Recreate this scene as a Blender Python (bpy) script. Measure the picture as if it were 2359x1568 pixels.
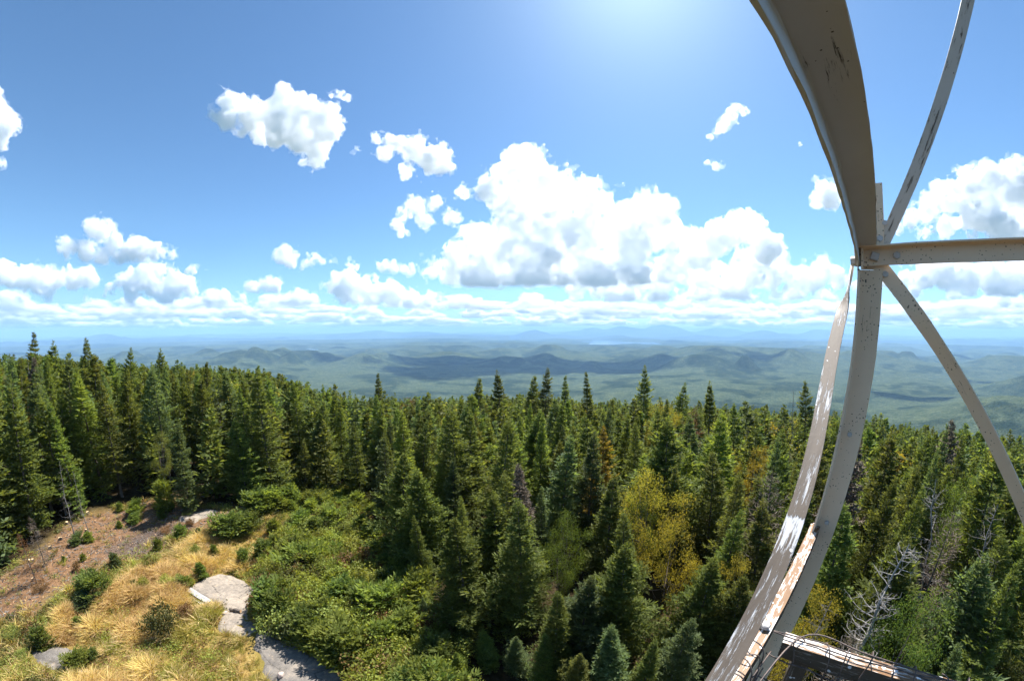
import bpy, math, random
import numpy as np
from mathutils import Vector, Matrix

for o in list(bpy.data.objects):
    bpy.data.objects.remove(o)
SC = bpy.context.scene
COL = SC.collection
RNG = np.random.default_rng(7)
R = math.radians

# ------------------------------------------------------------------ camera: a real 8 mm stereographic fisheye on the tower landing
EYE = np.array([0.0, 0.0, 12.0])
PITCH = R(1.5)
FMM = 36.0 * 1400 / 4096                       # focal length on a 36 mm wide sensor
cd = bpy.data.cameras.new('camera')
cam = bpy.data.objects.new('camera', cd)
COL.objects.link(cam)
cam.location = EYE
cam.rotation_euler = (math.pi / 2 - PITCH, 0, 0)
cd.type = 'PANO'
cd.sensor_fit = 'HORIZONTAL'
cd.sensor_width = 36.0
cd.sensor_height = 36.0 * 680 / 1024
cd.clip_start = 0.02
cd.clip_end = 400000
cc = cd if hasattr(cd, 'panorama_type') else cd.cycles
cc.panorama_type = 'FISHEYE_LENS_POLYNOMIAL'
cc.fisheye_fov = math.pi * 1.2
_r = np.linspace(0, 22.5, 200)
_A = np.stack([_r, _r**2, _r**3, _r**4], 1)
_k = np.linalg.lstsq(_A, 2 * np.arctan(_r / (2 * FMM)), rcond=None)[0]
cc.fisheye_polynomial_k0 = 0.0
for i_, v_ in enumerate(_k):
    setattr(cc, 'fisheye_polynomial_k%d' % (i_ + 1), -float(v_))
SC.camera = cam

# ------------------------------------------------------------------ world, sun, exposure
SUN_AZ, SUN_EL = R(27.0), R(55.5)              # azimuth clockwise from +Y (where the camera looks)
W = bpy.data.worlds.new('World')
SC.world = W
W.use_nodes = True
nt = W.node_tree
nt.nodes.clear()
sky = nt.nodes.new('ShaderNodeTexSky')
sky.sky_type = 'NISHITA'
sky.sun_disc = False
sky.sun_elevation = SUN_EL
sky.sun_rotation = SUN_AZ
sky.altitude = 700
sky.air_density = 1.0
sky.dust_density = 0.7
sky.ozone_density = 2.5
bg = nt.nodes.new('ShaderNodeBackground')
bg.inputs['Strength'].default_value = 0.064
wo = nt.nodes.new('ShaderNodeOutputWorld')
tint = nt.nodes.new('ShaderNodeMix')
tint.data_type = 'RGBA'
tint.blend_type = 'MULTIPLY'
tint.inputs[0].default_value = 1.0
tint.inputs[7].default_value = (0.67, 0.89, 1.0, 1)
nt.links.new(sky.outputs[0], tint.inputs[6])
nt.links.new(tint.outputs[2], bg.inputs[0])
nt.links.new(bg.outputs[0], wo.inputs[0])
sd = bpy.data.lights.new('sun', 'SUN')
sd.energy = 4.2
sd.angle = R(0.53)
sd.color = (1.0, 0.97, 0.92)
sun = bpy.data.objects.new('sun', sd)
COL.objects.link(sun)
SUNV = Vector((math.sin(SUN_AZ) * math.cos(SUN_EL), math.cos(SUN_AZ) * math.cos(SUN_EL), math.sin(SUN_EL)))
sun.rotation_euler = SUNV.to_track_quat('Z', 'Y').to_euler()
sun.location = (0, 0, 60)
vs = SC.view_settings
SC.display_settings.display_device = 'sRGB'
vs.view_transform = 'Standard'
vs.look = 'None'
vs.exposure = 1.5
vs.gamma = 1.0
vs.use_curve_mapping = False
cy = SC.cycles
cy.max_bounces = 84
cy.diffuse_bounces = 3
cy.glossy_bounces = 2
cy.transmission_bounces = 3
cy.transparent_max_bounces = 32
cy.volume_bounces = 80
cy.sample_clamp_indirect = 8.0
cy.use_denoising = True
cy.denoiser = 'OPENIMAGEDENOISE'
cy.use_adaptive_sampling = True
cy.adaptive_threshold = 0.015


def tag(o, label=None, cat=None, group=None, kind=None):
    for k, v in (('label', label), ('category', cat), ('group', group), ('kind', kind)):
        if v:
            o[k] = v
    return o


def ray(x, y):
    """direction of a point of the photograph (2359 px wide) through the fisheye"""
    u, v = (x - 1179.5) / 806.3, (784.0 - y) / 806.3
    r = math.hypot(u, v)
    th = 2 * math.atan(r / 2)
    s = math.sin(th) / max(r, 1e-9)
    a, b, c = u * s, v * s, math.cos(th)
    cp, sp = math.cos(PITCH), math.sin(PITCH)
    return np.array([a, c * cp + b * sp, b * cp - c * sp])


def proj(p):
    """where a point shows in the photograph (2359 px wide)"""
    d = np.asarray(p, float) - EYE
    d = d / np.linalg.norm(d)
    cp, sp = math.cos(PITCH), math.sin(PITCH)
    c, b = d[1] * cp - d[2] * sp, d[2] * cp + d[1] * sp
    k = 2 / (1 + c)
    return 1179.5 + 806.3 * d[0] * k, 784.0 - 806.3 * b * k


ORD = ['', 'second ', 'third ', 'fourth ', 'fifth ', 'sixth ', 'seventh ', 'eighth ', 'ninth ', 'tenth ', 'eleventh ', 'twelfth ', 'thirteenth ', 'fourteenth ', 'fifteenth ', 'sixteenth ', 'seventeenth ', 'eighteenth ', 'nineteenth ', 'twentieth ']


def name_by_landmarks(items, marks):
    """items: (object, description, photo x, photo y); marks: (text, photo x, photo y). Labels that say beside what each thing stands."""
    M = np.array([m[1:] for m in marks])
    buckets = {}
    for o, desc, x, y in items:
        i = int(np.argmin(np.hypot(M[:, 0] - x, (M[:, 1] - y) * 1.3)))
        dx, dy = x - M[i, 0], y - M[i, 1]
        rel = ('left of' if dx < 0 else 'right of') if abs(dx) > abs(dy) * 1.2 else ('behind' if dy < 0 else 'in front of')
        buckets.setdefault((desc, rel, marks[i][0]), []).append((math.hypot(dx, dy), o))
    for (desc, rel, mk), L in buckets.items():
        L.sort(key=lambda t: t[0])
        for k, (_, o) in enumerate(L):
            o['label'] = '%s%s, %s %s' % (ORD[min(k, 19)], desc, rel, mk)


def link(o, parent=None):
    COL.objects.link(o)
    if parent is not None:
        o.parent = parent
    return o


def mesh_from(name, verts, faces, mat=None, smooth=False):
    me = bpy.data.meshes.new(name)
    if isinstance(faces, np.ndarray):
        k = faces.shape[1]
        me.vertices.add(len(verts))
        me.vertices.foreach_set('co', np.asarray(verts, np.float32).ravel())
        me.loops.add(faces.size)
        me.loops.foreach_set('vertex_index', faces.astype(np.int32).ravel())
        me.polygons.add(len(faces))
        me.polygons.foreach_set('loop_start', np.arange(0, faces.size, k, dtype=np.int32))
        me.update(calc_edges=True)
    else:
        me.from_pydata([tuple(v) for v in verts], [], faces)
        me.update()
    if smooth:
        me.polygons.foreach_set('use_smooth', np.ones(len(me.polygons), bool))
    if mat is not None:
        for m in (mat if isinstance(mat, (list, tuple)) else [mat]):
            me.materials.append(m)
    return me


def obj(name, me, parent=None):
    return link(bpy.data.objects.new(name, me), parent)


def empty(name, loc=(0, 0, 0)):
    o = bpy.data.objects.new(name, None)
    o.empty_display_size = 0.2
    o.location = loc
    return link(o)


def nrm(v):
    return v / np.maximum(np.linalg.norm(v, axis=-1, keepdims=True), 1e-9)


def tubes(polys, sides=5):
    """tapered round stems; polys: list of (points n x 3, radii n)"""
    V, F, k = [], [], 0
    for P, rad in polys:
        P = np.asarray(P, float)
        n = len(P)
        T = nrm(np.gradient(P, axis=0))
        ref = np.array([0.3, 0.2, 1.0]) if abs(T[0, 2]) < 0.8 else np.array([1.0, 0.1, 0.0])
        S = nrm(np.cross(T, ref))
        U = np.cross(T, S)
        a = np.linspace(0, 2 * math.pi, sides, endpoint=False)
        ring = P[:, None] + (S[:, None] * np.cos(a)[None, :, None] + U[:, None] * np.sin(a)[None, :, None]) * np.asarray(rad)[:, None, None]
        V.append(ring.reshape(-1, 3))
        i = np.arange(n - 1)[:, None] * sides + np.arange(sides)[None] + k
        j = np.arange(n - 1)[:, None] * sides + (np.arange(sides)[None] + 1) % sides + k
        F.append(np.stack([i, j, j + sides, i + sides], -1).reshape(-1, 4))
        e = k + (n - 1) * sides
        if sides == 4:
            F.append(np.array([[e, e + 1, e + 2, e + 3]]))
        k += n * sides
    return np.concatenate(V), np.concatenate(F)


# ------------------------------------------------------------------ small node helper
class NT:
    def __init__(self, name):
        self.m = bpy.data.materials.new(name)
        self.m.use_nodes = True
        self.t = self.m.node_tree
        self.t.nodes.clear()
        self.out = self.n('ShaderNodeOutputMaterial')
        self._tc = None

    def n(self, typ, ins=None, **kw):
        d = self.t.nodes.new(typ)
        for k, v in kw.items():
            setattr(d, k, v)
        for k, v in (ins or {}).items():
            self.put(d.inputs[k], v)
        return d

    def put(self, sock, v):
        if isinstance(v, bpy.types.NodeSocket):
            self.t.links.new(v, sock)
        elif isinstance(v, bpy.types.Node):
            self.t.links.new(v.outputs[0], sock)
        else:
            if sock.type == 'RGBA' and len(v) == 3:
                v = (*v, 1)
            sock.default_value = v

    def coord(self, kind='Object'):
        if self._tc is None:
            self._tc = self.n('ShaderNodeTexCoord')
        return self._tc.outputs[kind]

    def noise(self, scale, detail=4, rough=0.55, vec=None, dist=0.0, stretch=None):
        vec = vec if vec is not None else self.coord()
        if stretch is not None:
            vec = self.n('ShaderNodeMapping', {'Vector': vec, 'Scale': stretch}).outputs[0]
        return self.n('ShaderNodeTexNoise', {'Vector': vec, 'Scale': scale, 'Detail': detail, 'Roughness': rough, 'Distortion': dist}).outputs['Fac']

    def ramp(self, fac, stops, interp='LINEAR'):
        d = self.n('ShaderNodeValToRGB', {'Fac': fac})
        r = d.color_ramp
        r.interpolation = interp
        while len(r.elements) < len(stops):
            r.elements.new(0.5)
        for e, (p, c) in zip(r.elements, stops):
            e.position = p
            e.color = (c, c, c, 1) if isinstance(c, (int, float)) else (*c, 1)
        return d.outputs[0]

    def mix(self, fac, a, b, mode='MIX'):
        d = self.n('ShaderNodeMix', data_type='RGBA', blend_type=mode)
        self.put(d.inputs[0], fac)
        self.put(d.inputs[6], a)
        self.put(d.inputs[7], b)
        return d.outputs[2]

    def math(self, op, a, b=0.0, clamp=False):
        d = self.n('ShaderNodeMath', operation=op, use_clamp=clamp)
        self.put(d.inputs[0], a)
        self.put(d.inputs[1], b)
        return d.outputs[0]

    def attr(self, name):
        return self.n('ShaderNodeAttribute', attribute_name=name).outputs['Fac']

    def bump(self, h, strength=0.5, dist=0.05, normal=None):
        ins = {'Height': h, 'Strength': strength, 'Distance': dist}
        if normal is not None:
            ins['Normal'] = normal
        return self.n('ShaderNodeBump', ins).outputs[0]

    def surf(self, color, rough=0.9, normal=None, spec=0.2, metallic=0.0):
        ins = {'Base Color': color, 'Roughness': rough, 'Specular IOR Level': spec, 'Metallic': metallic}
        if normal is not None:
            ins['Normal'] = normal
        p = self.n('ShaderNodeBsdfPrincipled', ins)
        self.t.links.new(p.outputs[0], self.out.inputs[0])
        return self.m


# ------------------------------------------------------------------ the lie of the land
def hash2(ix, iy, s):
    h = (ix.astype(np.int64) * 374761393 + iy.astype(np.int64) * 668265263 + s * 974634221) & 0x7fffffff
    h = ((h ^ (h >> 13)) * 1274126177) & 0x7fffffff
    return ((h ^ (h >> 16)) & 0xffff) / 32767.5 - 1.0


def vnoise(x, y, wl, s=0):
    x, y = np.asarray(x, float) / wl, np.asarray(y, float) / wl
    ix, iy = np.floor(x).astype(int), np.floor(y).astype(int)
    fx, fy = x - ix, y - iy
    fx, fy = fx * fx * fx * (fx * (fx * 6 - 15) + 10), fy * fy * fy * (fy * (fy * 6 - 15) + 10)
    a, b = hash2(ix, iy, s), hash2(ix + 1, iy, s)
    c, d = hash2(ix, iy + 1, s), hash2(ix + 1, iy + 1, s)
    return (a * (1 - fx) + b * fx) * (1 - fy) + (c * (1 - fx) + d * fx) * fy


def fbm(x, y, wl, n=5, s=0, g=0.5):
    v, a = 0, 1.0
    for i in range(n):
        v = v + a * vnoise(x + 17.3 * i, y - 9.1 * i, wl, s + i)
        wl *= 0.49
        a *= g
    return v


def ridged(x, y, wl, n=5, s=0):
    v, a = 0, 1.0
    for i in range(n):
        v = v + a * (1 - 2 * np.abs(vnoise(x + 31.7 * i, y + 11.9 * i, wl, s + i)))
        wl *= 0.5
        a *= 0.5
    return v


def sstep(a, b, x):
    t = np.clip((x - a) / (b - a), 0, 1)
    return t * t * (3 - 2 * t)


FLOOR = -345.0
# hills that can be told apart: photo column and row of the top, half width in columns, distance in metres, half depth in metres
HILLS = [
 (1640, 797, 85, 5200, 700), (1560, 815, 90, 4700, 600), (1762, 795, 80, 6300, 800), (1860, 800, 90, 7200, 900),
 (905, 806, 60, 6600, 600), (1080, 800, 90, 8200, 700), (960, 799, 90, 9000, 700), (380, 792, 60, 8200, 800), (300, 786, 55, 10500, 900),
 (520, 770, 70, 14500, 1500), (600, 773, 60, 16000, 1500), (440, 776, 60, 15000, 1500), (700, 782, 60, 13000, 1000),
 (160, 781, 60, 15000, 1500), (60, 785, 60, 14000, 1500), (240, 777, 45, 21000, 2000),
 (850, 766, 70, 21000, 2000), (960, 768, 60, 24000, 2000), (1235, 762, 38, 19000, 1300), (1180, 772, 40, 17000, 1300),
 (1430, 755, 70, 26000, 2000), (1370, 760, 50, 25000, 2000), (1530, 758, 60, 27000, 2000), (1650, 762, 60, 29000, 2200),
 (1760, 765, 55, 24000, 2200), (1900, 767, 60, 26000, 2500), (2050, 776, 55, 11500, 1200), (2190, 772, 70, 13500, 1500),
 (2290, 776, 70, 12000, 1500), (2340, 800, 110, 6000, 900), (2180, 805, 80, 7500, 700), (1990, 790, 70, 9000, 900),
 (2370, 862, 90, 3300, 350), (2345, 916, 260, 1900, 800), (1420, 822, 110, 5600, 400), (700, 815, 120, 6000, 500), (1250, 818, 120, 6800, 400),
]
_rh = np.random.default_rng(12)
for _ in range(170):
    _x, _y, _h = _rh.uniform(-40, 2400), 768 + 52 * _rh.random() ** 1.3, _rh.uniform(45, 150)
    _v = ray(_x, _y)
    _d = (FLOOR + _h - 12) / (_v[2] / math.hypot(_v[0], _v[1]))
    if 3500 < _d < 24000:
        HILLS.append((_x, _y, _rh.uniform(22, 85) * (1.15 if _d < 9000 else .8), _d, _rh.uniform(.035, .08) * _d))
_H = []
for x, y, hw, d, dd in HILLS:
    v = ray(x, y)
    az = math.atan2(v[0], v[1])
    e = math.tan(math.asin(v[2]))
    v2 = ray(x + hw, y)
    daz = abs(math.atan2(v2[0], v2[1]) - az)
    _H.append((d * math.sin(az), d * math.cos(az), 12 + d * e - (FLOOR + 5), az, daz * d, dd))


def terrain(x, y):
    x, y = np.asarray(x, float), np.asarray(y, float)
    r = np.hypot(x, y)
    az = np.degrees(np.arctan2(x, y))
    # the summit: level to the left, falling away in front and to the right
    lev = sstep(-22, -52, np.where(az > 135, az - 360, az))
    a1 = -0.172 * np.maximum(r - 16, 0) - 0.0002 * np.maximum(r - 16, 0)**2
    a2 = 0.9 * sstep(20, 45, r) - 0.09 * np.maximum(r - 62, 0) - 0.0006 * np.maximum(r - 62, 0)**2
    zs = a1 * (1 - lev) + a2 * lev
    zs = zs - 0.9 * sstep(8, 14, r) * sstep(-2, 25, az) * (1 - lev)
    zs = zs + 0.22 * fbm(x, y, 7.0, 4, 3) * sstep(3, 12, r) * (1 + 0.03 * np.minimum(r, 100)) - 0.12
    slope = -0.42 * np.maximum(r - 130, 0)
    zs = zs + slope
    # the valley and the mountains
    fl = FLOOR + 26 * fbm(x, y, 2600, 5, 11) + 85 * (ridged(x, y, 3600, 5, 21) - .4) * sstep(1800, 6000, r)
    fl = fl + 26 * fbm(x, y, 1100, 4, 51) * sstep(900, 2200, r) * (1 - .5 * sstep(8000, 14000, r))
    z = np.where(zs > fl + 60, zs, fl + np.log1p(np.exp(np.clip((zs - fl) / 25.0, -30, 30))) * 25.0)
    far = sstep(12000, 26000, r)
    z = z + far * (120 * ridged(x, y, 7000, 6, 31) + 60 * fbm(x, y, 2500, 4, 41)) + 60 * far
    add = 0
    for hx, hy, hh, ha, hw, hd in _H:
        dx, dy = x - hx, y - hy
        q = dx * math.sin(ha) + dy * math.cos(ha)
        p = dx * math.cos(ha) - dy * math.sin(ha)
        rr = np.sqrt((p / hw)**2 + (q / hd)**2)
        m = rr < 3
        if m.any():
            w = hw + hd
            rough = 1 + 0.24 * ridged(x, y, w * 0.55, 4, int(abs(hx)) % 97) * np.clip(rr * 1.4, 0, 1)
            add = np.maximum(add, np.where(m, hh * np.exp(-rr**1.7 * 1.25) * rough, 0))
    z = z + add * sstep(600, 1400, r)
    lake = np.zeros_like(r)
    for la in LAKES:
        lake = np.maximum(lake, 1 - sstep(0.95, 1.5, lake_q(la, x, y)))
    z = np.where(r > 5000, z * (1 - lake) + (LAKEZ - 6) * lake, z)
    for la in LAKES:
        d = math.hypot(la[0], la[1])
        da = np.abs((np.radians(az) - la[2] + math.pi) % (2 * math.pi) - math.pi) * d / la[3]
        near = d - la[4] * 1.2
        low = 12 + (LAKEZ - 12) * np.minimum(r / near, 1) - 4 + 60 * sstep(1.3, 2.4, da)
        z = np.where((r > 2500) & (r < d), np.minimum(z, low), z)
    return z


LAKEZ = FLOOR - 4
# lakes: photo column, row, half width in columns, half depth in metres
LAKES = []
for x, y, hw, hd in ((1425, 788.0, 80, 1900), (1192, 780.5, 32, 1500), (712, 803.5, 28, 420), (1500, 792.0, 20, 240)):
    v = ray(x, y)
    d = (LAKEZ - 12) / v[2]
    h = math.hypot(v[0], v[1]) * d
    az = math.atan2(v[0], v[1])
    v2 = ray(x + hw, y)
    LAKES.append((h * math.sin(az), h * math.cos(az), az, abs(math.atan2(v2[0], v2[1]) - az) * h, hd))


def lake_q(la, x, y):
    dx, dy = x - la[0], y - la[1]
    q = dx * math.sin(la[2]) + dy * math.cos(la[2])
    p = dx * math.cos(la[2]) - dy * math.sin(la[2])
    a = np.arctan2(q / la[4], p / la[3])
    w = 1 + 0.28 * np.sin(3 * a + la[3]) + 0.18 * np.sin(5 * a + 1.3 * la[3]) + 0.12 * np.sin(9 * a)
    return np.hypot(p / la[3], q / la[4]) / w


def gpt(x, y, z0=None):
    """where the line of sight of a photo point meets the land"""
    v = ray(x, y)
    d = (0 - 12) / v[2]
    for _ in range(12):
        p = EYE + v * d
        zz = float(terrain(p[0], p[1])) if z0 is None else z0
        d = d + 0.7 * ((zz - 12) / v[2] - d)
    p = EYE + v * d
    return np.array([p[0], p[1], float(terrain(p[0], p[1]))])


def inpoly(x, y, poly):
    ins = np.zeros(np.shape(x), bool)
    n = len(poly)
    for i in range(n):
        x1, y1 = poly[i][:2]
        x2, y2 = poly[(i + 1) % n][:2]
        c = (y1 > y) != (y2 > y)
        ins ^= c & (x < (x2 - x1) * (y - y1) / (y2 - y1 + 1e-12) + x1)
    return ins


def gpoly(px):
    return np.array([gpt(*p)[:2] for p in px])


def soft_in(x, y, poly, w):
    """1 inside a ground outline, fading over w metres"""
    ins = inpoly(x, y, poly)
    d = np.full(np.shape(x), 1e9)
    n = len(poly)
    for i in range(n):
        a, b = poly[i], poly[(i + 1) % n]
        ab = b - a
        t = np.clip(((x - a[0]) * ab[0] + (y - a[1]) * ab[1]) / (ab @ ab + 1e-9), 0, 1)
        d = np.minimum(d, np.hypot(x - a[0] - t * ab[0], y - a[1] - t * ab[1]))
    return np.clip(0.5 + np.where(ins, d, -d) / (2 * w), 0, 1)


CLEARING = gpoly([(-120, 1420), (0, 1335), (60, 1288), (150, 1205), (260, 1170), (345, 1150), (480, 1168), (600, 1172), (700, 1160), (790, 1158), (865, 1195),
                  (905, 1290), (965, 1400), (1040, 1480), (1075, 1560), (1085, 1640), (900, 1900), (300, 2000), (-250, 1750)])
SOIL = gpoly([(-120, 1425), (0, 1330), (60, 1288), (150, 1205), (260, 1170), (345, 1152), (480, 1172), (560, 1190), (520, 1215), (440, 1225), (385, 1235), (400, 1268), (330, 1290), (250, 1300), (200, 1340),
              (140, 1370), (90, 1410), (0, 1425), (-120, 1480)])
DARKSOIL = gpoly([(255, 1275), (330, 1215), (400, 1205), (420, 1240), (370, 1265), (300, 1290)])
GOLD = gpoly([(200, 1380), (300, 1330), (400, 1260), (470, 1225), (560, 1235), (640, 1215), (650, 1240), (570, 1300), (480, 1320), (430, 1350), (500, 1400), (600, 1470), (600, 1560), (640, 1640), (120, 1640), (140, 1520), (90, 1480), (150, 1410)])
SHRUBS = gpoly([(600, 1290), (690, 1215), (790, 1190), (865, 1215), (905, 1300), (965, 1400), (1040, 1480), (1085, 1640), (870, 1640), (790, 1540), (700, 1480), (610, 1430), (590, 1380), (625, 1330)])


def make_ground():
    f = R(0.29)
    az = np.concatenate([np.arange(-R(96), R(96), f), np.linspace(R(96), R(264), 60, endpoint=False)])
    r = np.concatenate([np.arange(0.6, 40, 0.35), np.geomspace(40, 160, 70)[:-1], np.geomspace(160, 3000, 90)[:-1], np.geomspace(3000, 46000, 200)])
    A, Q = np.meshgrid(az, r, indexing='ij')
    X, Y = Q * np.sin(A), Q * np.cos(A)
    Z = terrain(X, Y)
    na, nr = A.shape
    i = np.arange(na)[:, None] * nr + np.arange(nr - 1)[None]
    j = (np.arange(na)[:, None] + 1) % na * nr + np.arange(nr - 1)[None]
    F = np.stack([i, i + 1, j + 1, j], -1).reshape(-1, 4)
    V = np.stack([X, Y, Z], -1).reshape(-1, 3)
    hub = np.arange(na)[::-1] * nr
    t = NT('ground_cover')
    me = mesh_from('ground', V, F[:, ::-1], t.m, smooth=True)
    x, y = V[:, 0], V[:, 1]
    rr = np.hypot(x, y)
    m = rr < 60
    def put(nm, fn):
        v = np.zeros(len(x), np.float32)
        v[m] = fn(x[m] + 0.5 * fbm(x[m], y[m], 2.2, 3, 5), y[m] + 0.5 * fbm(x[m], y[m], 2.2, 3, 9))
        at = me.attributes.new(nm, 'FLOAT', 'POINT')
        at.data.foreach_set('value', v)
    put('clearing', lambda a, b: soft_in(a, b, CLEARING, 0.7))
    put('soil', lambda a, b: soft_in(a, b, SOIL, 0.6))
    put('dark', lambda a, b: soft_in(a, b, DARKSOIL, 0.5))
    put('gold', lambda a, b: soft_in(a, b, GOLD, 0.6))
    at = me.attributes.new('wild', 'FLOAT', 'POINT')
    at.data.foreach_set('value', sstep(120, 400, rr).astype(np.float32))
    # near ground
    n1, n2, n3 = t.noise(0.9, 5, 0.6), t.noise(5, 6, 0.65), t.noise(28, 5, 0.7)
    floor_ = t.ramp(n2, [(0.3, (0.02, 0.016, 0.009)), (0.6, (0.055, 0.04, 0.022)), (0.75, (0.05, 0.055, 0.016))])
    moss = t.ramp(n2, [(0.3, (0.10, 0.085, 0.024)), (0.5, (0.17, 0.14, 0.035)), (0.7, (0.12, 0.125, 0.03))])
    gold = t.ramp(t.mix(0.5, n2, n3), [(0.3, (0.13, 0.085, 0.025)), (0.5, (0.30, 0.20, 0.065)), (0.68, (0.42, 0.29, 0.11))])
    soil = t.ramp(t.mix(0.45, n2, n3), [(0.3, (0.065, 0.042, 0.026)), (0.48, (0.16, 0.092, 0.05)), (0.6, (0.25, 0.145, 0.08)), (0.72, (0.34, 0.23, 0.145))])
    dsoil = t.ramp(t.mix(0.6, n2, n3), [(0.3, (0.05, 0.036, 0.03)), (0.55, (0.12, 0.085, 0.065)), (0.7, (0.22, 0.16, 0.125))])
    c = t.mix(t.attr('clearing'), floor_, moss)
    c = t.mix(t.math('MULTIPLY', t.attr('gold'), t.ramp(n1, [(0.32, 0.25), (0.5, 1.0)])), c, gold)
    c = t.mix(t.attr('soil'), c, soil)
    c = t.mix(t.attr('dark'), c, dsoil)
    # woods far below: crowns told apart by colour, stands of fir among maple and birch
    pos = t.coord()
    pat = t.noise(0.0011, 6, 0.58)
    pat2 = t.noise(0.0045, 5, 0.62)
    vor = t.n('ShaderNodeTexVoronoi', {'Vector': pos, 'Scale': 0.085, 'Randomness': 1.0}, feature='F1')
    leafy = t.ramp(vor.outputs['Color'], [(0.0, (0.038, 0.057, 0.030)), (0.6, (0.078, 0.102, 0.055)), (1.0, (0.145, 0.165, 0.09))])
    firs = t.ramp(vor.outputs['Color'], [(0.0, (0.006, 0.016, 0.010)), (1.0, (0.02, 0.034, 0.016))])
    wood = t.mix(t.ramp(t.mix(0.5, pat, pat2), [(0.455, 0.0), (0.505, 1.0)]), firs, leafy)
    grain = t.noise(0.013, 9, 0.8)
    wood = t.mix(0.42, wood, t.ramp(grain, [(0.36, (0.008, 0.018, 0.012)), (0.5, (0.04, 0.054, 0.027)), (0.64, (0.13, 0.145, 0.065))]))
    c = t.mix(t.attr('wild'), c, wood)
    nb = t.bump(t.mix(0.5, n2, n3), 0.9, 0.08)
    wb = t.bump(t.math('ADD', t.math('MULTIPLY', vor.outputs['Distance'], -1.0), t.math('MULTIPLY', grain, 2.5)), 1.0, 6.0)
    mixn = t.n('ShaderNodeMix', data_type='VECTOR')
    t.put(mixn.inputs[0], t.attr('wild'))
    t.put(mixn.inputs[4], nb)
    t.put(mixn.inputs[5], wb)
    t.surf(c, 1.0, mixn.outputs[1], spec=0.0)
    g = obj('ground', me)
    tag(g, 'ground of a mountain summit falling away to a wide wooded valley with hills', kind='structure')
    return g


make_ground()

wm = NT('lake_water')
wm.surf((0.06, 0.08, 0.10), 0.06, wm.bump(wm.noise(0.05, 3, 0.6), 0.04, 1.0), spec=0.5)
for k_, la in enumerate(LAKES):
    th = np.linspace(0, 2 * math.pi, 120, endpoint=False)
    w_ = (1 + 0.28 * np.sin(3 * th + la[3]) + 0.18 * np.sin(5 * th + 1.3 * la[3]) + 0.12 * np.sin(9 * th)) * 1.08
    p_, q_ = la[3] * np.cos(th) * w_, la[4] * np.sin(th) * w_
    pts = [(la[0] + p * math.cos(la[2]) + q * math.sin(la[2]), la[1] - p * math.sin(la[2]) + q * math.cos(la[2]), LAKEZ) for p, q in zip(p_, q_)]
    vv = [(la[0], la[1], LAKEZ)] + pts
    ff = [(0, 1 + (i + 1) % 120, 1 + i) for i in range(120)]
    lk = obj('lake', mesh_from('lake', vv, ff, wm.m))
    tag(lk, ['long pale lake shining in the far valley, the largest one', 'pale lake at the foot of the flat-topped far hill', 'small dark lake in the woods left of the middle', 'small pond before the long pale lake'][k_], kind='structure')

# the air over the valley
hz = NT('valley_haze')
pv = hz.n('ShaderNodeVolumePrincipled', {'Color': (0.40, 0.67, 1.0), 'Density': 7.6e-5, 'Anisotropy': 0.0})
hz.t.links.new(pv.outputs[0], hz.out.inputs['Volume'])
hz.m.cycles.homogeneous_volume = True
a_, lo_, hi_ = 46500.0, -470.0, 430.0
hv = [(sx * a_, sy * a_, z) for z in (lo_, hi_) for sx, sy in ((-1, -1), (1, -1), (1, 1), (-1, 1))]
hf = [(3, 2, 1, 0), (4, 5, 6, 7), (0, 1, 5, 4), (1, 2, 6, 5), (2, 3, 7, 6), (3, 0, 4, 7)]
tag(obj('haze', mesh_from('haze', hv, hf, hz.m)), 'thin blue haze lying over the valley', kind='stuff')

# ------------------------------------------------------------------ clouds: closed billowy bodies filled with an even white volume
def lattice_noise(shape, cell, rng):
    n = [int(math.ceil(s / cell)) + 2 for s in shape]
    a = rng.standard_normal(n).astype(np.float32)
    for ax_, s in enumerate(shape):
        t = np.arange(s) / cell + rng.random() * 0.999
        i = t.astype(int)
        f = (t - i).astype(np.float32)
        f = f * f * (3 - 2 * f)
        sh = [1, 1, 1]
        sh[ax_] = s
        f = f.reshape(sh)
        a = np.take(a, i, ax_) * (1 - f) + np.take(a, np.minimum(i + 1, a.shape[ax_] - 1), ax_) * f
    return a


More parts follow.
